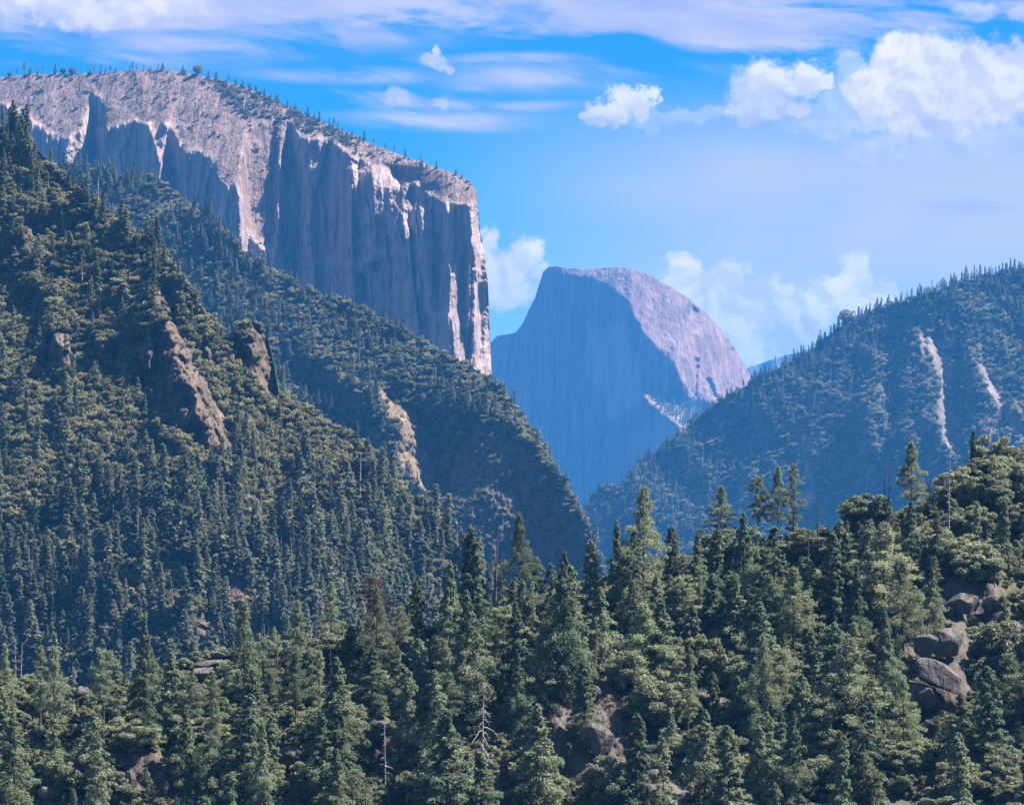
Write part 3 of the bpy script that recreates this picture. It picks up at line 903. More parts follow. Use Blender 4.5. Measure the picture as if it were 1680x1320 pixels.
def conifer(seed, H, R, c0, nb, per, leaf, wide, droop, tuft, irr, prof, flat=0.4, top_bare=0.0, limbs=40):
    """A conifer H m tall, crown radius R, crown starting at share c0 of its height. Returns (crown verts, quads, trunk verts, quads)."""
    g = np.random.default_rng(seed)
    P_, A_, N_, L_, W_ = [], [], [], [], []
    segs = []
    lean = g.normal(size=2) * 0.006 * H
    axis_at = lambda h: np.array([lean[0] * (h / H) ** 2, lean[1] * (h / H) ** 2, h])
    nt = 9
    r0 = 0.0135 * H
    segs.append([(axis_at(H * i / nt), max(r0 * (1 - i / nt) ** 0.85, 0.03)) for i in range(nt)] + [(axis_at(H), 0.02)])
    gap_az = g.random(5) * 6.28
    gap_h = g.random(5)
    for b in range(nb):
        f = (b + g.random()) / nb
        f = f ** 0.9
        h = H * (c0 + (1 - c0 - top_bare) * f)
        L = R * prof(f) * (1 - irr + irr * 1.6 * g.random()) + 0.25
        az = b * 2.39996 + g.normal() * 0.5
        dz = min(abs((az - gap_az[j] + math.pi) % (2 * math.pi) - math.pi) / 0.7 + abs(f - gap_h[j]) / 0.09 for j in range(5))
        if dz < 1.0:
            L *= 0.35
        pitch = droop[0] + (droop[1] - droop[0]) * f + g.normal() * 0.10
        d = np.array([math.cos(az), math.sin(az), 0.0])
        o = axis_at(h)
        lat = np.array([-d[1], d[0], 0.0])
        n = max(6, int(per * (0.3 + L / R)))
        s_ = 0.15 + 0.85 * np.sqrt(g.random(n)) if not tuft else 0.45 + 0.6 * g.random(n) ** 0.8
        sp = g.normal(size=n) * wide * L * (1.05 - 0.75 * s_) if not tuft else g.normal(size=n) * tuft
        sag = -0.22 * L * s_ ** 2
        p = o + d * (L * s_ * math.cos(pitch))[:, None] + lat * sp[:, None]
        p[:, 2] += L * s_ * math.sin(pitch) + sag * (0.4 if tuft else 1.0) + g.normal(size=n) * (tuft * 0.7 if tuft else 0.10 + 0.05 * L)
        ax = d * 0.8 + lat * (np.sign(sp) * 0.7)[:, None] + g.normal(size=(n, 3)) * 0.45 + np.array([0, 0, -0.15 if not tuft else 0.35])
        nr = np.array([0, 0, 1.0]) * flat + unit(g, n) * (1 - flat) * 1.4
        P_.append(p)
        A_.append(ax)
        N_.append(nr)
        q = leaf * (0.6 + 0.8 * g.random(n))
        L_.append(q)
        W_.append(q * (0.42 + 0.2 * g.random(n)))
        if b % max(1, nb // limbs) == 0:
            segs.append([(o, 0.012 * L + 0.025), (o + d * L * 0.5 * math.cos(pitch) + np.array([0, 0, L * 0.5 * math.sin(pitch) - 0.05 * L]), 0.008 * L + 0.015),
                         (o + d * L * 0.9 * math.cos(pitch) + np.array([0, 0, L * 0.9 * math.sin(pitch) - 0.18 * L]), 0.01)])
    nl = 40
    tip = axis_at(H * (1 - top_bare))
    pt = tip + np.stack([g.normal(size=nl) * 0.18, g.normal(size=nl) * 0.18, -g.random(nl) * 0.08 * H], -1)
    P_.append(pt)
    A_.append(unit(g, nl) * 0.6 + np.array([0, 0, 0.7]))
    N_.append(unit(g, nl))
    L_.append(np.full(nl, leaf * 0.8))
    W_.append(np.full(nl, leaf * 0.35))
    cv, cq = leaf_quads(*[np.concatenate(q) for q in (P_, A_, N_, L_, W_)])
    tv, tq = tubes(segs[:1], 8)
    if len(segs) > 1:
        bv, bq = tubes(segs[1:], 4)
        tq = np.concatenate([tq, bq + len(tv)])
        tv = np.concatenate([tv, bv])
    return cv, cq, tv, tq


def broadleaf(seed, H, R, nclump, per, leaf, cr=0.32, trunk=True):
    """A round-headed evergreen oak: leaf clumps spread through an uneven dome."""
    g = np.random.default_rng(seed)
    C_ = []
    for i in range(nclump):
        u = unit(g, 1)[0]
        u[2] = u[2] * 0.9 + 0.15
        rr = (0.45 + 0.55 * g.random() ** 0.5)
        C_.append(np.array([u[0] * R * rr, u[1] * R * rr, H * 0.52 + u[2] * H * 0.46 * rr]) * (1 + 0.10 * g.normal(size=3)))
    P_, A_, N_, L_, W_ = [], [], [], [], []
    segs = []
    for c in C_:
        r = R * cr * (0.6 + 0.8 * g.random())
        n = int(per * (r / (R * cr)) ** 2)
        u = unit(g, n)
        p = c + u * (r * (0.55 + 0.5 * g.random(n)))[:, None] * np.array([1.15, 1.15, 0.75])
        P_.append(p)
        N_.append(u + unit(g, n) * 0.9 + np.array([0, 0, 0.3]))
        A_.append(unit(g, n))
        q = leaf * (0.6 + 0.8 * g.random(n))
        L_.append(q)
        W_.append(q * (0.55 + 0.3 * g.random(n)))
        if trunk:
            k0 = np.array([0, 0, H * (0.12 + 0.25 * g.random())])
            segs.append([(k0, 0.018 * H), ((k0 + c) / 2 + g.normal(size=3) * 0.2, 0.011 * H), (c, 0.02)])
    cv, cq = leaf_quads(*[np.concatenate(q) for q in (P_, A_, N_, L_, W_)])
    if not trunk:
        return cv, cq, None, None
    tv, tq = tubes([[(np.array([0, 0, -0.5]), 0.04 * H), (np.array([0, 0, H * 0.2]), 0.03 * H), (np.array([0.1, 0, H * 0.5]), 0.015 * H)]], 7)
    bv, bq = tubes(segs, 5)
    return cv, cq, np.concatenate([tv, bv]), np.concatenate([tq, bq + len(tv)])


def snag(seed, H, nb, blen, droop, broken=True):
    """A dead standing trunk with bare limbs. Returns trunk and limbs."""
    g = np.random.default_rng(seed)
    lean = g.normal(size=2) * 0.02 * H
    ax = lambda h: np.array([lean[0] * (h / H) ** 1.5, lean[1] * (h / H) ** 1.5, h])
    n = 10
    t = [(ax(H * i / n), 0.016 * H * (1 - 0.84 * i / n)) for i in range(n + 1)]
    t[0] = (ax(-0.8), 0.018 * H)
    tv, tq = tubes([t], 8)
    segs = []
    for b in range(nb):
        f = 0.2 + 0.78 * (b + g.random()) / nb
        az = b * 2.4 + g.normal() * 0.6
        d = np.array([math.cos(az), math.sin(az), 0])
        L = blen * (1.1 - 0.75 * f) * (0.35 + 0.9 * g.random())
        o = ax(H * f)
        pts = [(o, 0.010 * H * (1.1 - f) + 0.04)]
        for s_ in (0.35, 0.7, 1.0):
            pts.append((o + d * L * s_ + np.array([0, 0, L * (0.18 * s_ - droop * s_ ** 2)]) + g.normal(size=3) * 0.05 * L, 0.009 * H * (1.1 - f) * (1 - s_ * 0.75) + 0.022))
        segs.append(pts)
        for q in range(2):
            s_ = 0.4 + 0.5 * g.random()
            m0 = o + d * L * s_ + np.array([0, 0, L * (0.18 * s_ - droop * s_ ** 2)])
            dd = d + np.array([-d[1], d[0], 0]) * (1 if q else -1) * (0.6 + g.random())
            segs.append([(m0, 0.05), (m0 + dd * L * 0.25 + np.array([0, 0, -0.15 * L * g.random()]), 0.02)])
    bv, bq = tubes(segs, 4)
    return tv, tq, bv, bq


cone = lambda f: (1 - f) ** 0.62 * (0.80 + 0.20 * math.sin(9 * f))
column = lambda f: np.clip(0.55 + 0.45 * math.sin(2.6 * f + 0.35), 0, 1) * (1 - f) ** 0.5
fat = lambda f: (1 - f ** 1.7) ** 0.8 * (0.62 + 0.38 * math.sin(math.pi * min(1, f * 1.25 + 0.12)))
head = lambda f: math.sin(math.pi * (0.14 + 0.80 * f)) ** 0.7


KINDS = {}


def kind(name, crown, mat, bark, H):
    cv, cq, tv, tq = crown
    k_ = dict(H=H, crown=make_mesh(name + '_crown', cv, cq, mat))
    if tv is not None:
        k_['trunk'] = make_mesh(name + '_trunk', tv, tq, bark, True)
    KINDS[name] = k_


# close conifers: (H, R, crown start, branches, sprays per branch, spray length, ...)
kind('fir_a', conifer(11, 30, 5.8, 0.06, 150, 165, 0.56, 0.22, (-0.30, 0.45), 0, 0.45, cone), M_FIR, M_BARK, 30)
kind('fir_b', conifer(12, 30, 7.2, 0.05, 160, 175, 0.58, 0.22, (-0.38, 0.40), 0, 0.60, fat), M_FIR, M_BARK, 30)
kind('fir_c', conifer(13, 30, 5.0, 0.10, 140, 140, 0.55, 0.24, (-0.25, 0.50), 0, 0.50, cone), M_FIR, M_BARK, 30)
kind('fir_d', conifer(14, 30, 7.6, 0.08, 115, 205, 0.58, 0.24, (-0.48, 0.25), 0, 0.70, cone), M_FIR, M_BARK, 30)
kind('cedar', conifer(15, 30, 7.0, 0.10, 90, 175, 0.54, 0.20, (-0.55, 0.15), 0, 0.65, cone, 0.55), M_PINE, M_BARK, 30)
kind('pine_a', conifer(16, 30, 5.6, 0.36, 90, 150, 0.48, 0.3, (-0.10, 0.55), 0.55, 0.75, fat, 0.2), M_PINE, M_BARK, 30)
kind('pine_b', conifer(17, 30, 4.2, 0.45, 64, 140, 0.46, 0.3, (-0.05, 0.50), 0.50, 0.85, head, 0.2), M_PINE, M_BARK, 30)
kind('pine_c', conifer(18, 30, 7.2, 0.20, 100, 175, 0.5, 0.3, (-0.15, 0.50), 0.62, 0.75, fat, 0.2), M_PINE, M_BARK, 30)
kind('pine_thin', conifer(19, 30, 3.4, 0.30, 62, 95, 0.46, 0.3, (-0.20, 0.30), 0.42, 0.9, column, 0.2), M_PINE, M_BARK, 30)
kind('fir_e', conifer(20, 30, 6.6, 0.02, 165, 165, 0.6, 0.22, (-0.30, 0.50), 0, 0.5, fat), M_FIR, M_BARK, 30)
kind('scrag', conifer(21, 30, 4.0, 0.12, 70, 34, 0.58, 0.2, (-0.60, 0.10), 0, 0.8, cone, 0.3, 0.0, 70), M_PINE, M_DEAD, 30)
kind('dry_top', conifer(22, 30, 4.6, 0.30, 75, 80, 0.60, 0.3, (-0.20, 0.35), 0.5, 0.85, fat, 0.2, 0.10), M_PINE, M_DARKDEAD, 30)
kind('red_pine', conifer(23, 30, 4.6, 0.45, 60, 70, 0.60, 0.3, (-0.20, 0.35), 0.5, 0.8, head, 0.2, 0.06), M_DRY, M_DARKDEAD, 30)
kind('oak_a', broadleaf(31, 10, 5.2, 80, 230, 0.46, 0.20), M_OAK, M_BARK, 10)
kind('oak_b', broadleaf(32, 10, 4.6, 72, 230, 0.44, 0.21), M_OAK, M_BARK, 10)
kind('oak_c', broadleaf(33, 10, 6.2, 105, 200, 0.46, 0.18), M_OAK, M_BARK, 10)
for i in range(4):
    tv, tq, bv, bq = snag(60 + i, 24, (26, 14, 34, 10)[i], (3.2, 1.6, 4.6, 1.2)[i], (0.35, 0.3, 0.75, 0.2)[i])
    KINDS['snag_%d' % i] = dict(H=24, trunk=make_mesh('snag_trunk', tv, tq, M_DARKDEAD if i in (1, 3) else M_DEAD, True), crown=make_mesh('snag_limbs', bv, bq, M_DARKDEAD if i in (1, 3) else M_DEAD, True))
# far plants, fewer and larger sprays
FAR_TREES = []
for i, (R, c0, pr) in enumerate(((3.4, 0.08, cone), (2.7, 0.12, cone), (3.9, 0.06, fat), (3.0, 0.25, column), (4.4, 0.30, fat))):
    cv, cq, tv, tq = conifer(70 + i, 25, R, c0, 70, 17, 1.35, 0.25, (-0.3, 0.4), 0, 0.6, pr, 0.3, 0.0, 1)
    FAR_TREES.append(make_mesh('far_conifer', np.concatenate([cv, tv]), [np.concatenate([cq, tq + len(cv)])], [M_FARF, M_BARK],
                               midx=np.concatenate([np.zeros(len(cq)), np.ones(len(tq))])))
tv, tq, bv, bq = snag(77, 22, 16, 1.8, 0.35)
FAR_TREES.append(make_mesh('far_dead_tree', np.concatenate([tv, bv]), np.concatenate([tq, bq + len(tv)]), M_DEAD))
FAR_BUSH = []
for i in range(4):
    cv, cq, _a, _b = broadleaf(80 + i, 5, 3.4, 12, 60, 1.0, 0.42, False)
    FAR_BUSH.append(make_mesh('far_bush', cv, cq, M_FARB))

NEAR_BUSH = []
for i in range(3):
    cv, cq, _a, _b = broadleaf(90 + i, 5, 3.4, 26, 130, 0.55, 0.30, False)
    NEAR_BUSH.append(make_mesh('near_bush', cv, cq, M_OAK))

# ------------------------------------------------------------------ far vegetation: uncountable masses
def mass(name, protos, pos, scale, label, cat, seed, tilt=0.0, fatness=1.0):
    g = np.random.default_rng(seed)
    me = bpy.data.meshes.new(name)
    me.vertices.add(len(pos))
    me.vertices.foreach_set('co', np.asarray(pos, np.float32).ravel())
    a = me.attributes.new('size', 'FLOAT_VECTOR', 'POINT')
    sc = np.stack([fatness * scale * (0.8 + 0.4 * g.random(len(pos))), fatness * scale * (0.8 + 0.4 * g.random(len(pos))), scale * (0.85 + 0.3 * g.random(len(pos)))], -1)
    a.data.foreach_set('vector', sc.astype(np.float32).ravel())
    a = me.attributes.new('turn', 'FLOAT_VECTOR', 'POINT')
    a.data.foreach_set('vector', np.stack([g.normal(size=len(pos)) * tilt, g.normal(size=len(pos)) * tilt, g.random(len(pos)) * 6.28], -1).astype(np.float32).ravel())
    a = me.attributes.new('which', 'INT', 'POINT')
    a.data.foreach_set('value', g.integers(0, len(protos), len(pos)).astype(np.int32))
    o = tag(link(name, me), label, cat, None, 'stuff')
    ng = bpy.data.node_groups.new(name, 'GeometryNodeTree')
    ng.interface.new_socket('Geometry', in_out='INPUT', socket_type='NodeSocketGeometry')
    ng.interface.new_socket('Geometry', in_out='OUTPUT', socket_type='NodeSocketGeometry')
    N, Lk = ng.nodes.new, ng.links.new
    gi, go = N('NodeGroupInput'), N('NodeGroupOutput')
    jn = N('GeometryNodeJoinGeometry')
    for p in protos:
        src = bpy.data.objects.new(p.name, p)
        oi = N('GeometryNodeObjectInfo')
        oi.inputs['Object'].default_value = src
        gti = N('GeometryNodeGeometryToInstance')
        Lk(oi.outputs['Geometry'], gti.inputs[0])
        Lk(gti.outputs[0], jn.inputs[0])
    ip = N('GeometryNodeInstanceOnPoints')
    ip.inputs['Pick Instance'].default_value = True
    Lk(gi.outputs[0], ip.inputs['Points'])
    Lk(jn.outputs[0], ip.inputs['Instance'])
    for nm, typ, sock in (('size', 'FLOAT_VECTOR', 'Scale'), ('which', 'INT', 'Instance Index')):
        na = N('GeometryNodeInputNamedAttribute')
        na.data_type = typ
        na.inputs['Name'].default_value = nm
        Lk(na.outputs['Attribute'], ip.inputs[sock])
    na = N('GeometryNodeInputNamedAttribute')
    na.data_type = 'FLOAT_VECTOR'
    na.inputs['Name'].default_value = 'turn'
    er = N('FunctionNodeEulerToRotation')
    Lk(na.outputs['Attribute'], er.inputs[0])
    Lk(er.outputs[0], ip.inputs['Rotation'])
    Lk(ip.outputs[0], go.inputs[0])
    md = o.modifiers.new('spread', 'NODES')
    md.node_group = ng
    return o


g = np.random.default_rng(5)
sig = lambda v: 1 / (1 + np.exp(-v))

# nearer hillside on the left
PX, PY = hill.PX, hill.PYr
rk = hill.A['rock']
clump = fbm(PX / 60, PY / 60, 2.2 + 0 * PX, 4, 0.6)
fzone = np.clip(sig((PY - 800) / 50) * 1.0 + sig((430 - PY) / 40) * 0.9 + 0.12, 0, 1.2)
dt = fzone * sig((clump + 0.02) * 14) * (rk < 0.5)
pos, px, py = hill.scatter(dt, 2700, g)
h = np.where(py > 800, 19 + 15 * g.random(len(px)), 13 + 13 * g.random(len(px))) * (0.5 + 0.65 * g.random(len(px)))
mass('hillside_forest', FAR_TREES, pos - np.array([0, 0, 0.5]), h / 25, 'blue green conifers packed together on the near left hillside', 'forest', 1, 0.02, 1.3)
db = (np.clip(1.25 - 0.6 * fzone, 0.2, 1)) * (rk < 0.6) * (0.35 + 0.65 * sig(-clump * 8 + 1)) * sig(fbm(PX / 26, PY / 26, 8.5 + 0 * PX, 4, 0.6) * 10 + 1.6)
pos, px, py = hill.scatter(db, 31000, g)
mass('hillside_scrub', FAR_BUSH, pos, (0.30 + 0.8 * g.random(len(px)) ** 2.4), 'olive oak scrub and brush covering the near left hillside', 'scrub', 2, 0.15)
pos, px, py = hill.scatter(((rk >= 0.5) & (rk < 2)) * 1.0, 170, g)
mass('crag_scrub', FAR_BUSH, pos, (0.18 + 0.4 * g.random(len(px)) ** 2), 'sparse small bushes rooted in the crags of the left hillside', 'scrub', 12, 0.2)

# slope under the great cliff
PX, PY = slope.PX, slope.PYr
rk = slope.A['rock']
clump = fbm(PX / 70, PY / 70, 7.2 + 0 * PX, 4, 0.6)
left = sig((520 - PX) / 60)
dt = (0.5 + left + 0.5 * sig((PY - 860) / 20)) * sig((clump + 0.05) * 12) * (rk < 0.45)
pos, px, py = slope.scatter(dt, 3600, g)
mass('slope_forest', FAR_TREES, pos - np.array([0, 0, 0.5]), (14 + 12 * g.random(len(px))) * (0.8 + 0.3 * g.random(len(px))) / 25, 'dense band of conifers below the foot of the great cliff', 'forest', 3, 0.02, 1.2)
db = (rk < 0.5) * (1.1 - 0.6 * left) * sig(fbm(PX / 22, PY / 22, 5.5 + 0 * PX, 4, 0.6) * 9 + 1.2)
pos, px, py = slope.scatter(db, 20000, g)
mass('slope_scrub', FAR_BUSH, pos, (0.35 + 1.05 * g.random(len(px)) ** 2.4), 'dark brush over the steep slope under the great cliff', 'scrub', 4, 0.15)
pos, px, py = slope.scatter((rk >= 0.5) * 1.0, 420, g)
mass('outcrop_scrub', FAR_BUSH, pos, (0.3 + 0.7 * g.random(len(px)) ** 2), 'bushes dotting the dark outcrop at the end of the slope', 'scrub', 13, 0.2)

# right hand ridge
PX, PY = ridge.PX, ridge.PYr
rk = ridge.A['rock']
yt = ridge.yt[None, :]
crest = np.exp(-np.maximum(PY - yt, 0) / 45.0)
clump = fbm(PX / 80, PY / 60, 3.2 + 0 * PX, 4, 0.6)
dt = (0.18 + 1.3 * crest + 0.5 * sig((1200 - PX) / 60)) * sig((clump + 0.1) * 9) * (rk < 0.4)
pos, px, py = ridge.scatter(dt, 3300, g)
mass('ridge_forest', FAR_TREES, pos - np.array([0, 0, 1]), (16 + 13 * g.random(len(px))) / 25, 'hazy blue conifers covering the right hand ridge', 'forest', 5, 0.02, 1.15)
pos, px, py = ridge.scatter((rk < 0.45) * (0.4 + sig(-clump * 6)), 11500, g)
mass('ridge_scrub', FAR_BUSH, pos, 0.9 + 1.3 * g.random(len(px)) ** 1.5, 'hazy brush on the face of the right hand ridge', 'scrub', 6, 0.15)

# brush on the bare top of the great cliff and on ledges
PX, PY = cliff.PX, cliff.PYr
yt = cliff.yt[None, :]
lit = masks(PX, PY, LIT, 7, 0.05, 1.0, 1)
wood = masks(PX, PY, [[(345, 120), (420, 140), (480, 175), (560, 215), (600, 240), (560, 240), (520, 222), (480, 215), (440, 195), (400, 190), (370, 165)]], 8, 0.05, 61.0, 2)
dens = lit * (0.16 + 0.3 * np.exp(-np.maximum(PY - yt, 0) / 10.0) + 1.6 * wood) * sig(fbm(PX / 18, PY / 12, 4 + 0 * PX, 3) * 9)
pos, px, py = cliff.scatter(dens, 800, g)
mass('rim_scrub', FAR_BUSH, pos, (0.35 + 0.9 * g.random(len(px)) ** 2), 'dark bushes dotted over the bare top of the great cliff', 'scrub', 7, 0.1)
pos, px, py = cliff.scatter(lit * (0.05 + wood + 0.03 * np.exp(-np.maximum(PY - yt, 0) / 14.0)), 240, g)
mass('rim_woodland', FAR_TREES, pos, (9 + 11 * g.random(len(px))) / 25, 'small conifers scattered in the hollow on the great cliff top', 'forest', 8)
# sparse trees below the dome
PX, PY = dome.PX, dome.PYr
pos, px, py = dome.scatter((dome.A['rock'] < 0.62) * 1.0, 420, g)
mass('dome_woodland', FAR_TREES, pos, (18 + 16 * g.random(len(px))) / 25, 'tiny hazy conifers on the ledges below the granite dome', 'forest', 9)

# undergrowth of the close slope
PX, PY = near.PX, near.PYr
pos, px, py = near.scatter((near.A['rock'] < 0.6) * (PY < 1420) * 1.0, 7200, g)
mass('undergrowth', NEAR_BUSH, pos - np.array([0, 0, 0.3]), 0.22 + 0.35 * g.random(len(px)), 'low brush on the ground between the close trees', 'undergrowth', 10, 0.2)

# ------------------------------------------------------------------ close trees, one by one
PLANTS = []       # (root, px, top, base, adjective phrase, kind word, fixed label or None)


def plant(kd, name, px, top, base, phrase, cat, group, label=None, width=1.0, rot=None, sheet=None):
    k_ = KINDS[kd]
    X, Y, Z = (float(v) for v in (sheet or near).ground(px, base))
    X = (px - CX) * Y / F
    hgt = max((HZ - top) * Y / F - Z, 1.5)
    r = bpy.data.objects.new(name, None)
    COL.objects.link(r)
    r.location = (X, Y, Z - 0.3)
    s_ = hgt / k_['H']
    r.scale = (s_ * width, s_ * width, s_)
    r.rotation_euler = (0, 0, random.random() * 6.28 if rot is None else rot)
    r.empty_display_size = 0.5
    for part in ('trunk', 'crown'):
        if part in k_:
            link(part, k_[part], r)
    tag(r, label, cat, group)
    PLANTS.append(dict(o=r, px=px, top=top, base=base, phrase=phrase, fixed=label is not None, h=hgt, kd=kd))
    return r


HERO = [  # kind, name, px, top, base, label, width
    ('pine_c', 'fir_tree', 1056, 800, 1010, 'tall dark fir topping the forest in the gap below the granite dome', 0.85),
    ('cedar', 'fir_tree', 1040, 868, 1062, 'pale wide layered fir in front of the tallest dark fir', 1.05),
    ('pine_a', 'pine_tree', 1183, 797, 905, 'dense round headed pine standing alone left of the thin pine trio', 1.15),
    ('pine_b', 'pine_tree', 1244, 783, 905, 'thin open pine, lowest of the three against the blue ridge', 0.9),
    ('pine_a', 'pine_tree', 1276, 764, 900, 'middle pine of the slim trio against the blue ridge', 0.8),
    ('pine_thin', 'pine_tree', 1302, 760, 905, 'tallest slim pine, right one of the trio against the blue ridge', 1.1),
    ('snag_1', 'dead_tree', 1342, 806, 910, 'dark dead trunk just right of the slim pine trio', 1.0),
    ('snag_1', 'dead_tree', 1326, 842, 960, 'bare dark dead trunk in front of the slim pine trio', 1.0),
    ('pine_a', 'pine_tree', 1496, 724, 872, 'tall bare stemmed pine on the right rise beside dead trunks', 0.95),
    ('fir_c', 'fir_tree', 1597, 704, 800, 'small dark fir rising above the round oak crown on the far right', 0.9),
    ('snag_3', 'dead_tree', 1460, 760, 880, 'thin dead spike left of the tall bare stemmed pine', 1.0),
    ('snag_1', 'dead_tree', 1451, 766, 872, 'short dead spike at the left edge of the right rise', 1.0),
    ('snag_0', 'dead_tree', 1556, 722, 905, 'tall grey dead trunk with bare limbs on the right rise', 0.7),
    ('snag_3', 'dead_tree', 1584, 728, 820, 'thin dead spike beside the small dark fir on the right', 1.0),
    ('fir_e', 'fir_tree', 1538, 838, 960, 'stout conifer below the tall grey dead trunk', 0.9),
    ('fir_c', 'fir_tree', 1602, 822, 920, 'pointed conifer below the small dark fir on the right', 1.1),
    ('fir_a', 'fir_tree', 1646, 818, 930, 'pointed conifer below the round oak crown at the right edge', 1.0),
    ('oak_c', 'oak_tree', 1640, 720, 790, 'big round oak crown topping the right rise', 1.0),
    ('oak_b', 'oak_tree', 1602, 748, 812, 'low oak left of the big round oak crown', 1.2),
    ('oak_a', 'oak_tree', 1662, 756, 830, 'bright oak below the big round oak crown', 1.2),
    ('oak_a', 'oak_tree', 1626, 778, 846, 'spreading oak below the low oak of the right rise', 1.2),
    ('oak_a', 'oak_tree', 1570, 772, 838, 'round oak in front of the tall grey dead trunk', 1.0),
    ('oak_b', 'oak_tree', 1690, 738, 806, 'round oak cut by the right edge of the picture beside the big oak', 1.0),
    ('oak_b', 'oak_tree', 1424, 806, 880, 'small bright oak at the left end of the right rise', 1.2),
    ('pine_c', 'fir_tree', 852, 844, 1025, 'dark fir rising left of the valley gap against the rocky outcrop', 0.72),
    ('fir_a', 'fir_tree', 776, 864, 1075, 'pale fir left of a tall dead trunk under the wooded slope', 1.15),
    ('snag_1', 'dead_tree', 812, 868, 1010, 'leaning dead trunk between the pale fir and the dark fir', 1.3),
    ('fir_e', 'fir_tree', 738, 918, 1120, 'dark dense fir just behind the biggest rounded fir', 0.75),
    ('fir_b', 'fir_tree', 766, 966, 1190, 'biggest rounded fir in the middle of the close forest', 0.95),
    ('fir_b', 'fir_tree', 925, 904, 1150, 'very tall broad fir right of the shadowed gap in the forest', 0.8),
    ('fir_a', 'fir_tree', 968, 884, 1010, 'broad pointed fir at the mouth of the valley gap', 1.2),
    ('fir_e', 'fir_tree', 1012, 852, 1020, 'dark narrow fir left of the tallest dark fir', 0.75),
    ('fir_c', 'fir_tree', 1104, 860, 990, 'narrow fir right of the tallest dark fir', 1.1),
    ('fir_e', 'fir_tree', 1145, 872, 985, 'bushy fir left of the dense round headed pine', 0.9),
    ('fir_b', 'fir_tree', 1220, 840, 1010, 'broad pale fir below the lowest thin pine', 0.95),
    ('dry_top', 'pine_tree', 400, 962, 1190, 'tall pine with a rusty half dead top above the pale slabs', 0.9),
    ('dry_top', 'pine_tree', 488, 968, 1130, 'sparse pine with a bare dead tip right of the rusty topped pine', 1.0),
    ('dry_top', 'pine_tree', 543, 940, 1080, 'pine with a long bare spike top left of the red crowned pine', 1.0),
    ('red_pine', 'pine_tree', 612, 938, 1062, 'dead pine with a red brown crown', 1.25),
    ('pine_c', 'pine_tree', 618, 962, 1120, 'green pine right under the red brown dead crown', 0.8),
    ('fir_a', 'fir_tree', 685, 944, 1110, 'slim pale fir left of the dark dense fir', 0.9),
    ('fir_e', 'fir_tree', 238, 1006, 1170, 'tall dense fir standing over the pale slabs on the left', 0.72),
    ('pine_a', 'pine_tree', 88, 1062, 1230, 'tall dark stemmed pine near the left edge', 0.8),
    ('pine_thin', 'pine_tree', 66, 1058, 1200, 'slim pine left of the tall dark stemmed pine', 1.2),
    ('dry_top', 'pine_tree', 8, 1042, 1180, 'rusty tipped pine at the left edge of the picture', 0.8),
    ('pine_b', 'pine_tree', 170, 1066, 1220, 'open pine left of the tall dense fir', 1.0),
    ('fir_d', 'fir_tree', 160, 1196, 1350, 'dark layered fir low on the left side', 0.75),
    ('fir_a', 'fir_tree', 310, 1232, 1345, 'pointed fir at the bottom edge right of the square rock face', 1.0),
    ('fir_c', 'fir_tree', 241, 1256, 1345, 'small pointed fir before the square rock face', 1.3),
    ('pine_c', 'pine_tree', 352, 1150, 1340, 'layered pine with a dark stem low on the left', 0.75),
    ('fir_b', 'fir_tree', 432, 1190, 1350, 'broken topped fir at the bottom edge left of the rock ledge', 0.7),
    ('fir_a', 'fir_tree', 482, 1264, 1350, 'small pointed fir at the bottom edge below the rock ledge', 1.1),
    ('scrag', 'dead_tree', 601, 1272, 1345, 'small grey dying fir at the bottom edge', 1.2),
    ('fir_a', 'fir_tree', 640, 1266, 1350, 'rounded young fir at the bottom edge beside the grey dying fir', 1.3),
    ('fir_a', 'fir_tree', 828, 1236, 1345, 'small pale fir at the bottom edge right of the drooping dead tree', 1.1),
    ('snag_2', 'dead_tree', 790, 1110, 1310, 'dead tree with long drooping bare limbs', 0.95),
    ('snag_0', 'dead_tree', 632, 1168, 1290, 'thin dead tree before the flat topped rock', 0.8),
    ('scrag', 'dead_tree', 1042, 1070, 1180, 'half dead fir with grey drooping limbs beside the split boulders', 1.2),
    ('scrag', 'dead_tree', 978, 1010, 1130, 'dying fir with grey lower limbs above the split boulders', 1.0),
    ('pine_c', 'pine_tree', 1252, 1042, 1250, 'open layered pine above the watermark side bushes right of the slanted slab', 0.72),
    ('pine_c', 'pine_tree', 1482, 920, 1090, 'big spreading pine left of the shadowed rock wall', 0.95),
    ('fir_b', 'fir_tree', 1452, 1000, 1180, 'dense dark fir left of the stacked boulders', 0.85),
    ('fir_b', 'fir_tree', 1302, 1164, 1350, 'full fir at the bottom edge right of the small pointed fir', 0.85),
    ('fir_a', 'fir_tree', 1243, 1186, 1345, 'pointed fir at the bottom edge below the open layered pine', 1.1),
    ('fir_e', 'fir_tree', 1405, 925, 1075, 'pointed fir left of the big spreading pine', 0.85),
    ('fir_b', 'fir_tree', 1530, 930, 1040, 'stout fir right of the big spreading pine', 0.8),
    ('fir_b', 'fir_tree', 850, 1070, 1210, 'rounded fir in the middle below the very tall broad fir', 0.8),
    ('fir_d', 'fir_tree', 1132, 1060, 1172, 'fir with grey lower limbs over the slanted slab', 0.8),
    ('oak_a', 'oak_tree', 1075, 1115, 1200, 'round oak right of the split boulders', 1.1),
    ('oak_a', 'oak_tree', 1000, 1246, 1330, 'bright oak low in the middle below the dark cliff', 1.0),
    ('oak_b', 'oak_tree', 1650, 1015, 1110, 'bright oak right of the stacked boulders', 1.1),
    ('oak_c', 'oak_tree', 1190, 1050, 1130, 'wide oak behind the slanted slab', 0.9),
]
HERO = [h if h[5].find('watermark') < 0 else h[:5] + ('open layered pine right of the slanted slab',) + h[6:] for h in HERO]
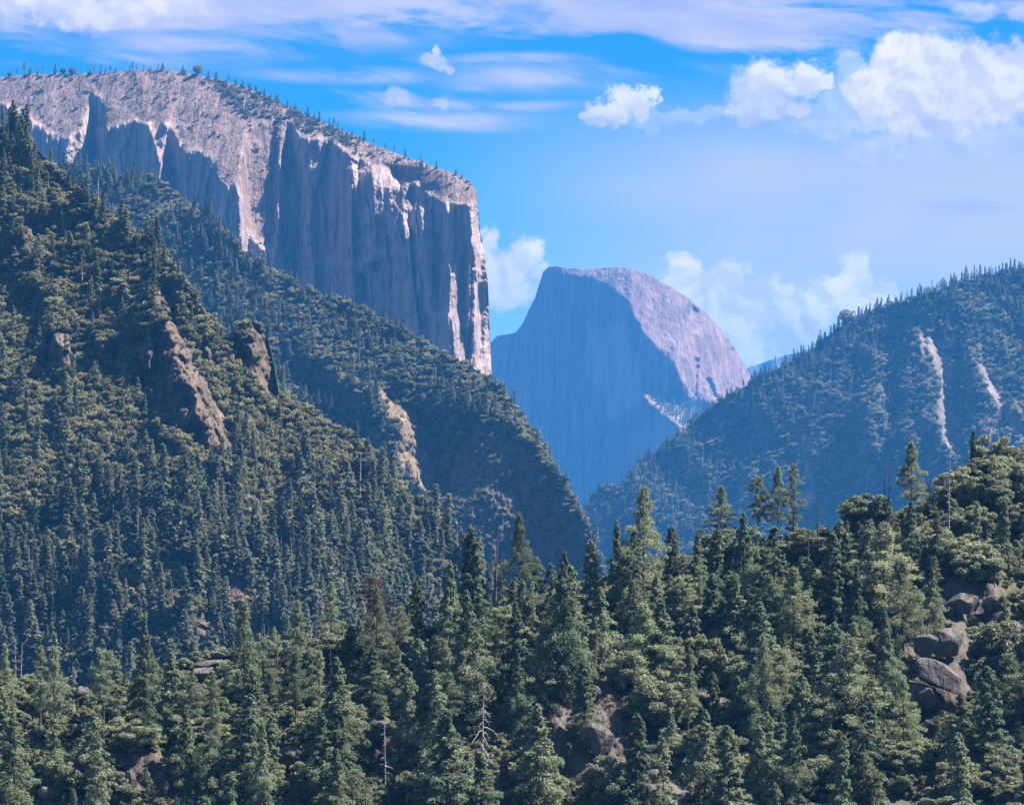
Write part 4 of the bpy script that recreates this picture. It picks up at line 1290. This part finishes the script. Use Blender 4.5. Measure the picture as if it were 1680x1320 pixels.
BRIEF = {1056: 'tallest dark fir below the granite dome', 1040: 'pale wide layered fir before the tallest fir', 1183: 'dense round headed pine on the crest', 1276: 'middle pine of the slim trio',
         1302: 'tallest pine of the slim trio', 1244: 'shortest pine of the slim trio', 1496: 'tall bare stemmed pine on the right rise', 1556: 'tall grey dead trunk with bare limbs', 1538: 'stout conifer below the grey dead trunk',
         1640: 'big round oak on the right rise', 852: 'dark fir against the rocky outcrop', 776: 'pale fir beside the leaning dead trunk', 812: 'leaning dark dead trunk', 766: 'biggest rounded fir of the middle',
         738: 'dark dense fir behind the biggest fir', 925: 'very tall broad fir in the middle', 968: 'broad pointed fir at the valley gap', 400: 'rusty topped pine above the pale slabs', 488: 'pine with a bare dead tip',
         543: 'pine with a long bare spike', 612: 'red brown crowned dead pine', 618: 'green pine under the red brown crown', 238: 'tall dense fir over the pale slabs', 88: 'dark stemmed pine near the left edge', 352: 'layered pine with a dark stem',
         790: 'dead tree with long drooping limbs', 632: 'thin dead tree before a flat rock', 1252: 'open layered pine by the slanted slab', 1482: 'big spreading pine by the rock wall', 1452: 'dense dark fir beside the stacked boulders',
         1075: 'round oak beside the split boulders', 1000: 'bright oak below the dark cliff', 1650: 'bright oak beside the stacked boulders', 160: 'dark layered fir low on the left', 850: 'rounded fir below the very tall fir',
         1220: 'broad pale fir below the slim trio', 432: 'broken topped fir by the rock ledge', 828: 'small pale fir by the drooping dead tree', 978: 'dying fir above the split boulders', 1132: 'fir with grey limbs by the slanted slab'}
HERO = [h[:5] + ((BRIEF[h[2]] if h[2] in BRIEF and not (h[2] == 1302 and h[3] > 1000) else h[5]),) + h[6:] for h in HERO]
CATS = dict(fir_tree='fir tree', pine_tree='pine tree', dead_tree='dead tree', oak_tree='oak tree')
GROUPS = dict(fir_tree='firs of the close forest', pine_tree='pines of the close forest', dead_tree='dead trees of the close forest', oak_tree='oaks of the close forest')
for kd, nm, px, top, base, lab, wd in HERO:
    plant(kd, nm, px, top, base, None, CATS[nm], GROUPS[nm], lab, wd)

WORDS = {'fir_a': 'pointed', 'fir_b': 'full', 'fir_c': 'narrow', 'fir_d': 'drooping', 'fir_e': 'dense', 'cedar': 'layered', 'pine_a': 'tufted', 'pine_b': 'high crowned', 'pine_c': 'spreading', 'pine_thin': 'thin',
         'scrag': 'sparse half dead', 'oak_a': 'round', 'oak_b': 'upright', 'oak_c': 'wide', 'snag_0': 'grey', 'snag_1': 'dark', 'snag_3': 'spiky'}


PROTECT = [(1560, 1052, 74, 56), (1540, 1108, 90, 58), (1505, 1140, 96, 72), (1166, 1147, 66, 34), (1003, 1108, 26, 44), (973, 1142, 28, 34), (622, 1196, 56, 36), (345, 1088, 66, 40), (133, 1136, 34, 20),
           (214, 1280, 36, 60), (84, 1300, 50, 36), (790, 1210, 40, 180), (632, 1230, 20, 110)]


def fill(n, kinds, name, size, mind, zone, seed):
    g_ = np.random.default_rng(seed)
    out, tries = 0, 0
    pts = [(p['px'], p['base']) for p in PLANTS]
    while out < n and tries < n * 60:
        tries += 1
        px = g_.uniform(-30, 1710)
        yt_ = float(np.interp(px, near.px, near.yt))
        base = g_.uniform(yt_ + 4, 1385)
        if not zone(px, base, yt_):
            continue
        if any(abs(px - a) / mind + abs(base - b) / (mind * 0.9) < 1 for a, b in pts):
            continue
        i, j = near.cell(np.array(px), np.array(base))
        if near.A['rock'][i, j] > 0.72 and g_.random() < 0.85:
            continue
        hgt = size(g_, px, base)
        Y = float(near.Y[i, j])
        top = base - hgt * F / Y
        # keep the skyline of the picture: nothing invented pokes above it
        lim = np.interp(px, [-50, 0, 100, 200, 260, 300, 380, 480, 560, 640, 700, 760, 830, 900, 960, 1000, 1060, 1110, 1180, 1250, 1330, 1400, 1480, 1560, 1620, 1700],
                        [1080, 1070, 1075, 1085, 1050, 1080, 1060, 1010, 985, 985, 965, 930, 905, 905, 895, 880, 870, 862, 850, 838, 848, 850, 778, 770, 740, 740])
        if top < lim:
            top = lim + g_.random() * 22
            if base - top < 26:
                continue
        hid = [q for q in PLANTS if q['fixed'] and base > q['base'] - 8 and abs(px - q['px']) < 14 + 0.17 * (q['base'] - q['top']) and top < q['base'] - 0.42 * (q['base'] - q['top'])]
        for (qx, qy, qw, qh) in PROTECT:
            if base > qy - qh * 0.2 and abs(px - qx) < qw * 0.5 + 16 and top < qy + qh * 0.35:
                top = qy + qh * 0.35 + g_.random() * 8
        if base - top < 22:
            continue
        if hid:
            top = max(q['base'] - 0.42 * (q['base'] - q['top']) for q in hid) + g_.random() * 10
            if base - top < 30:
                continue
        kd = kinds[int(g_.integers(len(kinds)))]
        plant(kd, name, px, top, base, WORDS[kd], CATS[name], GROUPS[name], None, 1.0 + 0.5 * g_.random())
        pts.append((px, base))
        out += 1
    return out


g_zone = np.random.default_rng(9)
rockzone = lambda px, b: (1470 < px < 1600 and 1010 < b < 1190) or (320 < px < 375 and b < 1112) or (970 < px < 1020 and 1090 < b < 1150) or (1135 < px < 1200 and 1120 < b < 1170) or (100 < px < 145 and b < 1150)
nf = fill(118, ['fir_a', 'fir_b', 'fir_c', 'fir_e', 'fir_e', 'fir_d', 'cedar'], 'fir_tree', lambda g_, px, b: 17 + 11 * g_.random() + (3 if b < 1150 else 0), 40, lambda px, b, y: not rockzone(px, b) and (px < 1560 or b < 960 or b > 1250), 101)
npn = fill(50, ['pine_a', 'pine_c', 'pine_thin', 'pine_b'], 'pine_tree', lambda g_, px, b: 17 + 11 * g_.random(), 40, lambda px, b, y: not rockzone(px, b) and b < 1240, 102)
nsn = fill(24, ['snag_1', 'snag_3', 'snag_0', 'scrag'], 'dead_tree', lambda g_, px, b: 9 + 8 * g_.random(), 26, lambda px, b, y: not rockzone(px, b) and (px < 1500 and b < 1160), 103)
nok = fill(85, ['oak_a', 'oak_b', 'oak_c'], 'oak_tree', lambda g_, px, b: 5 + 5 * g_.random(), 27, lambda px, b, y: not rockzone(px, b) and (px > 1000 or g_zone.random() < 0.25), 104)

# ------------------------------------------------------------------ boulders and slabs
def boulder(label, px, py, w, h, depth=None, tilt=0.0, seed=1, flat=1.0, cat='boulder', name='boulder', cut=0.0):
    g_ = np.random.default_rng(seed)
    import bmesh
    bm = bmesh.new()
    bmesh.ops.create_icosphere(bm, subdivisions=5, radius=1.0)
    v = np.array([q.co[:] for q in bm.verts])
    f = np.array([[q.index for q in fc.verts] for fc in bm.faces])
    bm.free()
    for c_ in range(16):              # broken planes
        n_ = unit(g_, 1)[0]
        lim = 0.42 + 0.36 * g_.random()
        dd = v @ n_
        v = v - np.maximum(dd - lim, 0)[:, None] * n_ * 0.9
    r_ = fbm(v[:, 0] * 1.6 + seed, v[:, 1] * 1.6, v[:, 2] * 1.6, 5, 0.55)
    v = v * (1 + 0.10 * r_ + 0.05 * fbm(v[:, 0] * 9, v[:, 1] * 9, v[:, 2] * 5 + seed, 3, 0.6, True))[:, None]
    X, Y, Z = (float(q) for q in near.ground(px, py + h * 0.35))
    m = Y / F
    dp = (depth or w * 0.8)
    v = v * np.array([w * 0.5 * m, dp * 0.5 * m, h * 0.5 * m * 1.1])
    ca, sa = math.cos(tilt), math.sin(tilt)
    v = np.stack([v[:, 0] * ca - v[:, 2] * sa, v[:, 1], v[:, 0] * sa + v[:, 2] * ca], -1)
    me = make_mesh(name, v, f, M_BOULDER, True)
    at = me.attributes.new('rock', 'FLOAT', 'POINT')
    at.data.foreach_set('value', np.ones(len(v), np.float32))
    Y2 = Y - 0.3 * dp * m
    o = link(name, me, None, ((px - CX) * Y2 / F, Y2, (HZ - py) * Y2 / F))
    return tag(o, label, cat, 'boulders and slabs of the close slope')


boulder('rounded grey boulder, topmost of the stack right of the dense dark fir', 1560, 1052, 74, 56, seed=2)
boulder('dark boulder with a pale sloping top in the middle of the boulder stack', 1540, 1108, 90, 58, tilt=-0.25, seed=3)
boulder('big dark rounded boulder, lowest of the boulder stack', 1505, 1140, 96, 72, tilt=-0.35, seed=4)
boulder('shadowed square rock behind the topmost boulder of the stack', 1516, 1062, 60, 56, seed=5)
boulder('wide shadowed rock wall under the stout fir on the right', 1580, 988, 66, 42, seed=6)
boulder('warm lit broken rock right of the wide shadowed rock wall', 1622, 992, 44, 34, seed=7)
boulder('tall pointed grey rock of the split pair in the middle', 1003, 1108, 26, 44, seed=8)
boulder('small pale capped rock right of the tall pointed rock', 1016, 1122, 26, 32, seed=9)
boulder('pale square rock left of the tall pointed rock', 973, 1142, 28, 34, seed=10)
boulder('pale slanted slab lit by the sun right of centre', 1166, 1147, 66, 30, tilt=-0.5, seed=11, name='rock_slab')
boulder('dark cliff block below the split pair of rocks', 985, 1212, 64, 56, seed=12)
boulder('flat topped rock with a pale edge behind the thin dead tree', 622, 1196, 56, 36, seed=13)
boulder('square rock face at the bottom left edge of the forest', 84, 1304, 46, 34, seed=14)
boulder('tall shadowed rock right of the dark layered fir', 214, 1284, 34, 50, seed=15)
boulder('dark ledge rock low left of the flat topped rock', 478, 1240, 64, 50, seed=16)
boulder('upper pale slab of the slab pile above the left forest', 358, 1076, 50, 14, tilt=0.12, seed=17, name='rock_slab')
boulder('middle pale slab of the slab pile above the left forest', 346, 1088, 58, 16, tilt=0.15, seed=18, name='rock_slab')
boulder('lower pale slab of the slab pile above the left forest', 328, 1104, 66, 20, tilt=0.1, seed=19, name='rock_slab')
boulder('small pale slab at the left foot of the slab pile', 272, 1096, 34, 16, tilt=0.1, seed=20, name='rock_slab')
boulder('lone pale slab left of the tall dense fir', 133, 1136, 34, 20, tilt=0.2, seed=21, name='rock_slab')
boulder('pale rock chip in the shadowed gap beside the very tall broad fir', 812, 1090, 14, 24, seed=22)
boulder('dark square rock below the open layered pine', 1380, 1066, 30, 40, seed=23)
boulder('dark low cliff at the bottom right of centre', 1090, 1300, 110, 60, seed=24)
boulder('grey rock half hidden at the right edge', 1668, 1050, 50, 60, seed=25)

# ------------------------------------------------------------------ countable pines on the two skylines
def rim_pine(kd, px, hpx, sheet, label, group, gen):
    yt_ = float(np.interp(px, sheet.px, sheet.yt))
    X, Y, Z = (float(v) for v in sheet.ground(px, yt_))
    return plant(kd, 'skyline_pine', px, yt_ - hpx, yt_ + 1, None, 'pine tree', group, label, 0.85 + 0.3 * gen.random(), None, sheet)


g4 = np.random.default_rng(44)
for px, hp, kd in [(16, 7, 'oak_a'), (28, 11, 'pine_a'), (40, 18, 'pine_b'), (50, 12, 'fir_b'), (62, 8, 'fir_b'), (72, 12, 'pine_a'), (91, 14, 'fir_b'), (104, 8, 'oak_a'), (119, 9, 'oak_a'), (148, 8, 'fir_b'), (155, 13, 'pine_a'), (173, 9, 'fir_c'),
                   (181, 11, 'pine_a'), (213, 7, 'fir_c'), (225, 9, 'pine_a'), (236, 7, 'fir_a'), (260, 9, 'pine_b'), (267, 12, 'fir_b'), (300, 10, 'fir_b'), (325, 13, 'oak_a'), (342, 11, 'fir_b'), (354, 10, 'fir_b'), (376, 12, 'pine_a'), (386, 10, 'pine_a'),
                   (400, 12, 'pine_b'), (412, 11, 'fir_b'), (420, 10, 'pine_a'), (434, 12, 'fir_b'), (446, 10, 'pine_a'), (456, 13, 'fir_a'), (472, 12, 'pine_a'), (484, 12, 'fir_b'), (505, 14, 'fir_a'), (516, 10, 'fir_b'), (524, 14, 'fir_a'), (548, 14, 'pine_a'),
                   (598, 15, 'fir_a'), (614, 13, 'pine_a'), (632, 9, 'pine_b'), (648, 12, 'pine_a'), (666, 10, 'pine_a'), (690, 9, 'pine_b'), (716, 10, 'fir_a'), (748, 8, 'fir_b'), (758, 8, 'fir_b')]:
    rim_pine(kd, px, hp * 1.15, cliff, 'tiny dark tree in the row along the bare skyline of the great cliff', 'trees along the rim of the great cliff', g4)
px = 1238.0
while px < 1690:
    kd = ['fir_a', 'fir_c', 'fir_c', 'pine_thin', 'fir_b'][int(g4.integers(5))]
    hp = (10 + 12 * g4.random()) * (1.25 if px > 1470 else 1.0)
    rim_pine(kd, px, hp, ridge, 'small dark conifer in the row along the skyline of the right hand ridge', 'conifers along the crest of the right hand ridge', g4)
    px += 4 + 9 * g4.random() + (10 if g4.random() < 0.12 else 0)
rim_pine('oak_a', 1390, 22, ridge, 'bushy round tree at the knee of the right hand ridge skyline', 'conifers along the crest of the right hand ridge', g4)

# two birds, specks in the sky
def bird(px, py, label):
    Y = 520.0
    s_ = Y / F
    v = np.array([(0, -1.1, 0), (0.16, -0.4, 0.05), (0, 0.9, 0.02), (-0.16, -0.4, 0.05), (0, -0.3, -0.16), (1.3, -0.1, 0.42), (1.0, 0.35, 0.36), (2.3, 0.25, 0.22), (-1.3, -0.1, 0.42), (-1.0, 0.35, 0.36), (-2.3, 0.25, 0.22),
                  (0.25, 1.35, 0.0), (-0.25, 1.35, 0.0), (0.1, 0.3, 0.08), (-0.1, 0.3, 0.08)], float) * s_ * 1.1
    f = np.array([(0, 1, 4), (0, 4, 3), (0, 3, 1), (1, 13, 4), (4, 13, 2), (3, 4, 14), (4, 2, 14), (1, 3, 13), (3, 14, 13), (13, 14, 2), (1, 5, 13), (5, 6, 13), (5, 7, 6), (3, 14, 8), (8, 14, 9), (8, 9, 10), (2, 11, 12)])
    o = link('bird', make_mesh('bird', v, f, M_DARKDEAD, True), None, ((px - CX) * s_, Y, (HZ - py) * s_))
    return tag(o, label, 'bird', 'birds in the sky')


bird(1140, 161, 'tiny dark bird flying left of the middle white cloud')
bird(1412, 258, 'tiny dark bird flying below the big white cloud')

# ------------------------------------------------------------------ labels for the trees that have none: placed by their nearest told-apart neighbour
ANCH = [(p['px'], 0.5 * p['top'] + 0.5 * p['base'], p['o']['label']) for p in PLANTS if p['fixed'] and p['o'].name.split('.')[0] != 'skyline_pine']
SHORT = {}
DIRS = ['right of', 'lower right of', 'below', 'lower left of', 'left of', 'upper left of', 'above', 'upper right of']
ORD = ['', 'second ', 'third ', 'fourth ', 'fifth ', 'sixth ', 'seventh ', 'eighth ', 'ninth ', 'tenth ']
cells = {}
for p in PLANTS:
    if p['fixed']:
        continue
    x, y = p['px'], 0.5 * p['top'] + 0.5 * p['base']
    oak = 'oak' in p['kd']
    size = 'tall ' if p['h'] > (9 if oak else 20) else ('small ' if p['h'] < (6.5 if oak else 14) else '')
    noun = 'dead tree' if p['o']['category'] == 'dead tree' else p['o']['category'].split()[0]
    ph = p['phrase'].replace(' half dead', '') if noun == 'dead tree' else p['phrase']
    own = '%s%s %s' % (size, ph, noun)
    best = None
    for i, (ax_, ay, al) in enumerate(ANCH):
        d = DIRS[int(((math.degrees(math.atan2(y - ay, x - ax_)) % 360 + 22.5) % 360) // 45)]
        if len(('%s %s the %s' % (own, d, al)).split()) > 14:
            continue
        q = math.hypot(x - ax_, y - ay)
        if best is None or q < best[0]:
            best = (q, i, d)
    cells.setdefault((best[1], best[2], own), []).append((best[0], p))
for (i, d, own), ps in cells.items():
    ps.sort(key=lambda q: q[0])
    for r_, (dist, p) in enumerate(ps):
        p['o']['label'] = '%s%s %s the %s' % ((ORD[r_] + 'nearest ') if len(ps) > 1 else '', own, d, ANCH[i][2])
# ------------------------------------------------------------------ the air
hm = bpy.data.materials.new('blue_air')
hm.use_nodes = True
hm.node_tree.nodes.clear()
kk = NT(hm.node_tree)
pv = kk.n('ShaderNodeVolumePrincipled')
pv.inputs['Color'].default_value = HAZE_COLOR
pv.inputs['Density'].default_value = HAZE_DENSITY
pv.inputs['Anisotropy'].default_value = 0.0
ho = kk.n('ShaderNodeOutputMaterial')
hm.node_tree.links.new(pv.outputs[0], ho.inputs['Volume'])
hv = [(x, y, z) for x in (-16500, 16500) for y in (-600, 19500) for z in (-122, 1290)]
hf = np.array([(0, 1, 3, 2), (4, 6, 7, 5), (0, 4, 5, 1), (2, 3, 7, 6), (0, 2, 6, 4), (1, 5, 7, 3)])
tag(link('haze', make_mesh('haze', hv, hf, hm)), kind='stuff')
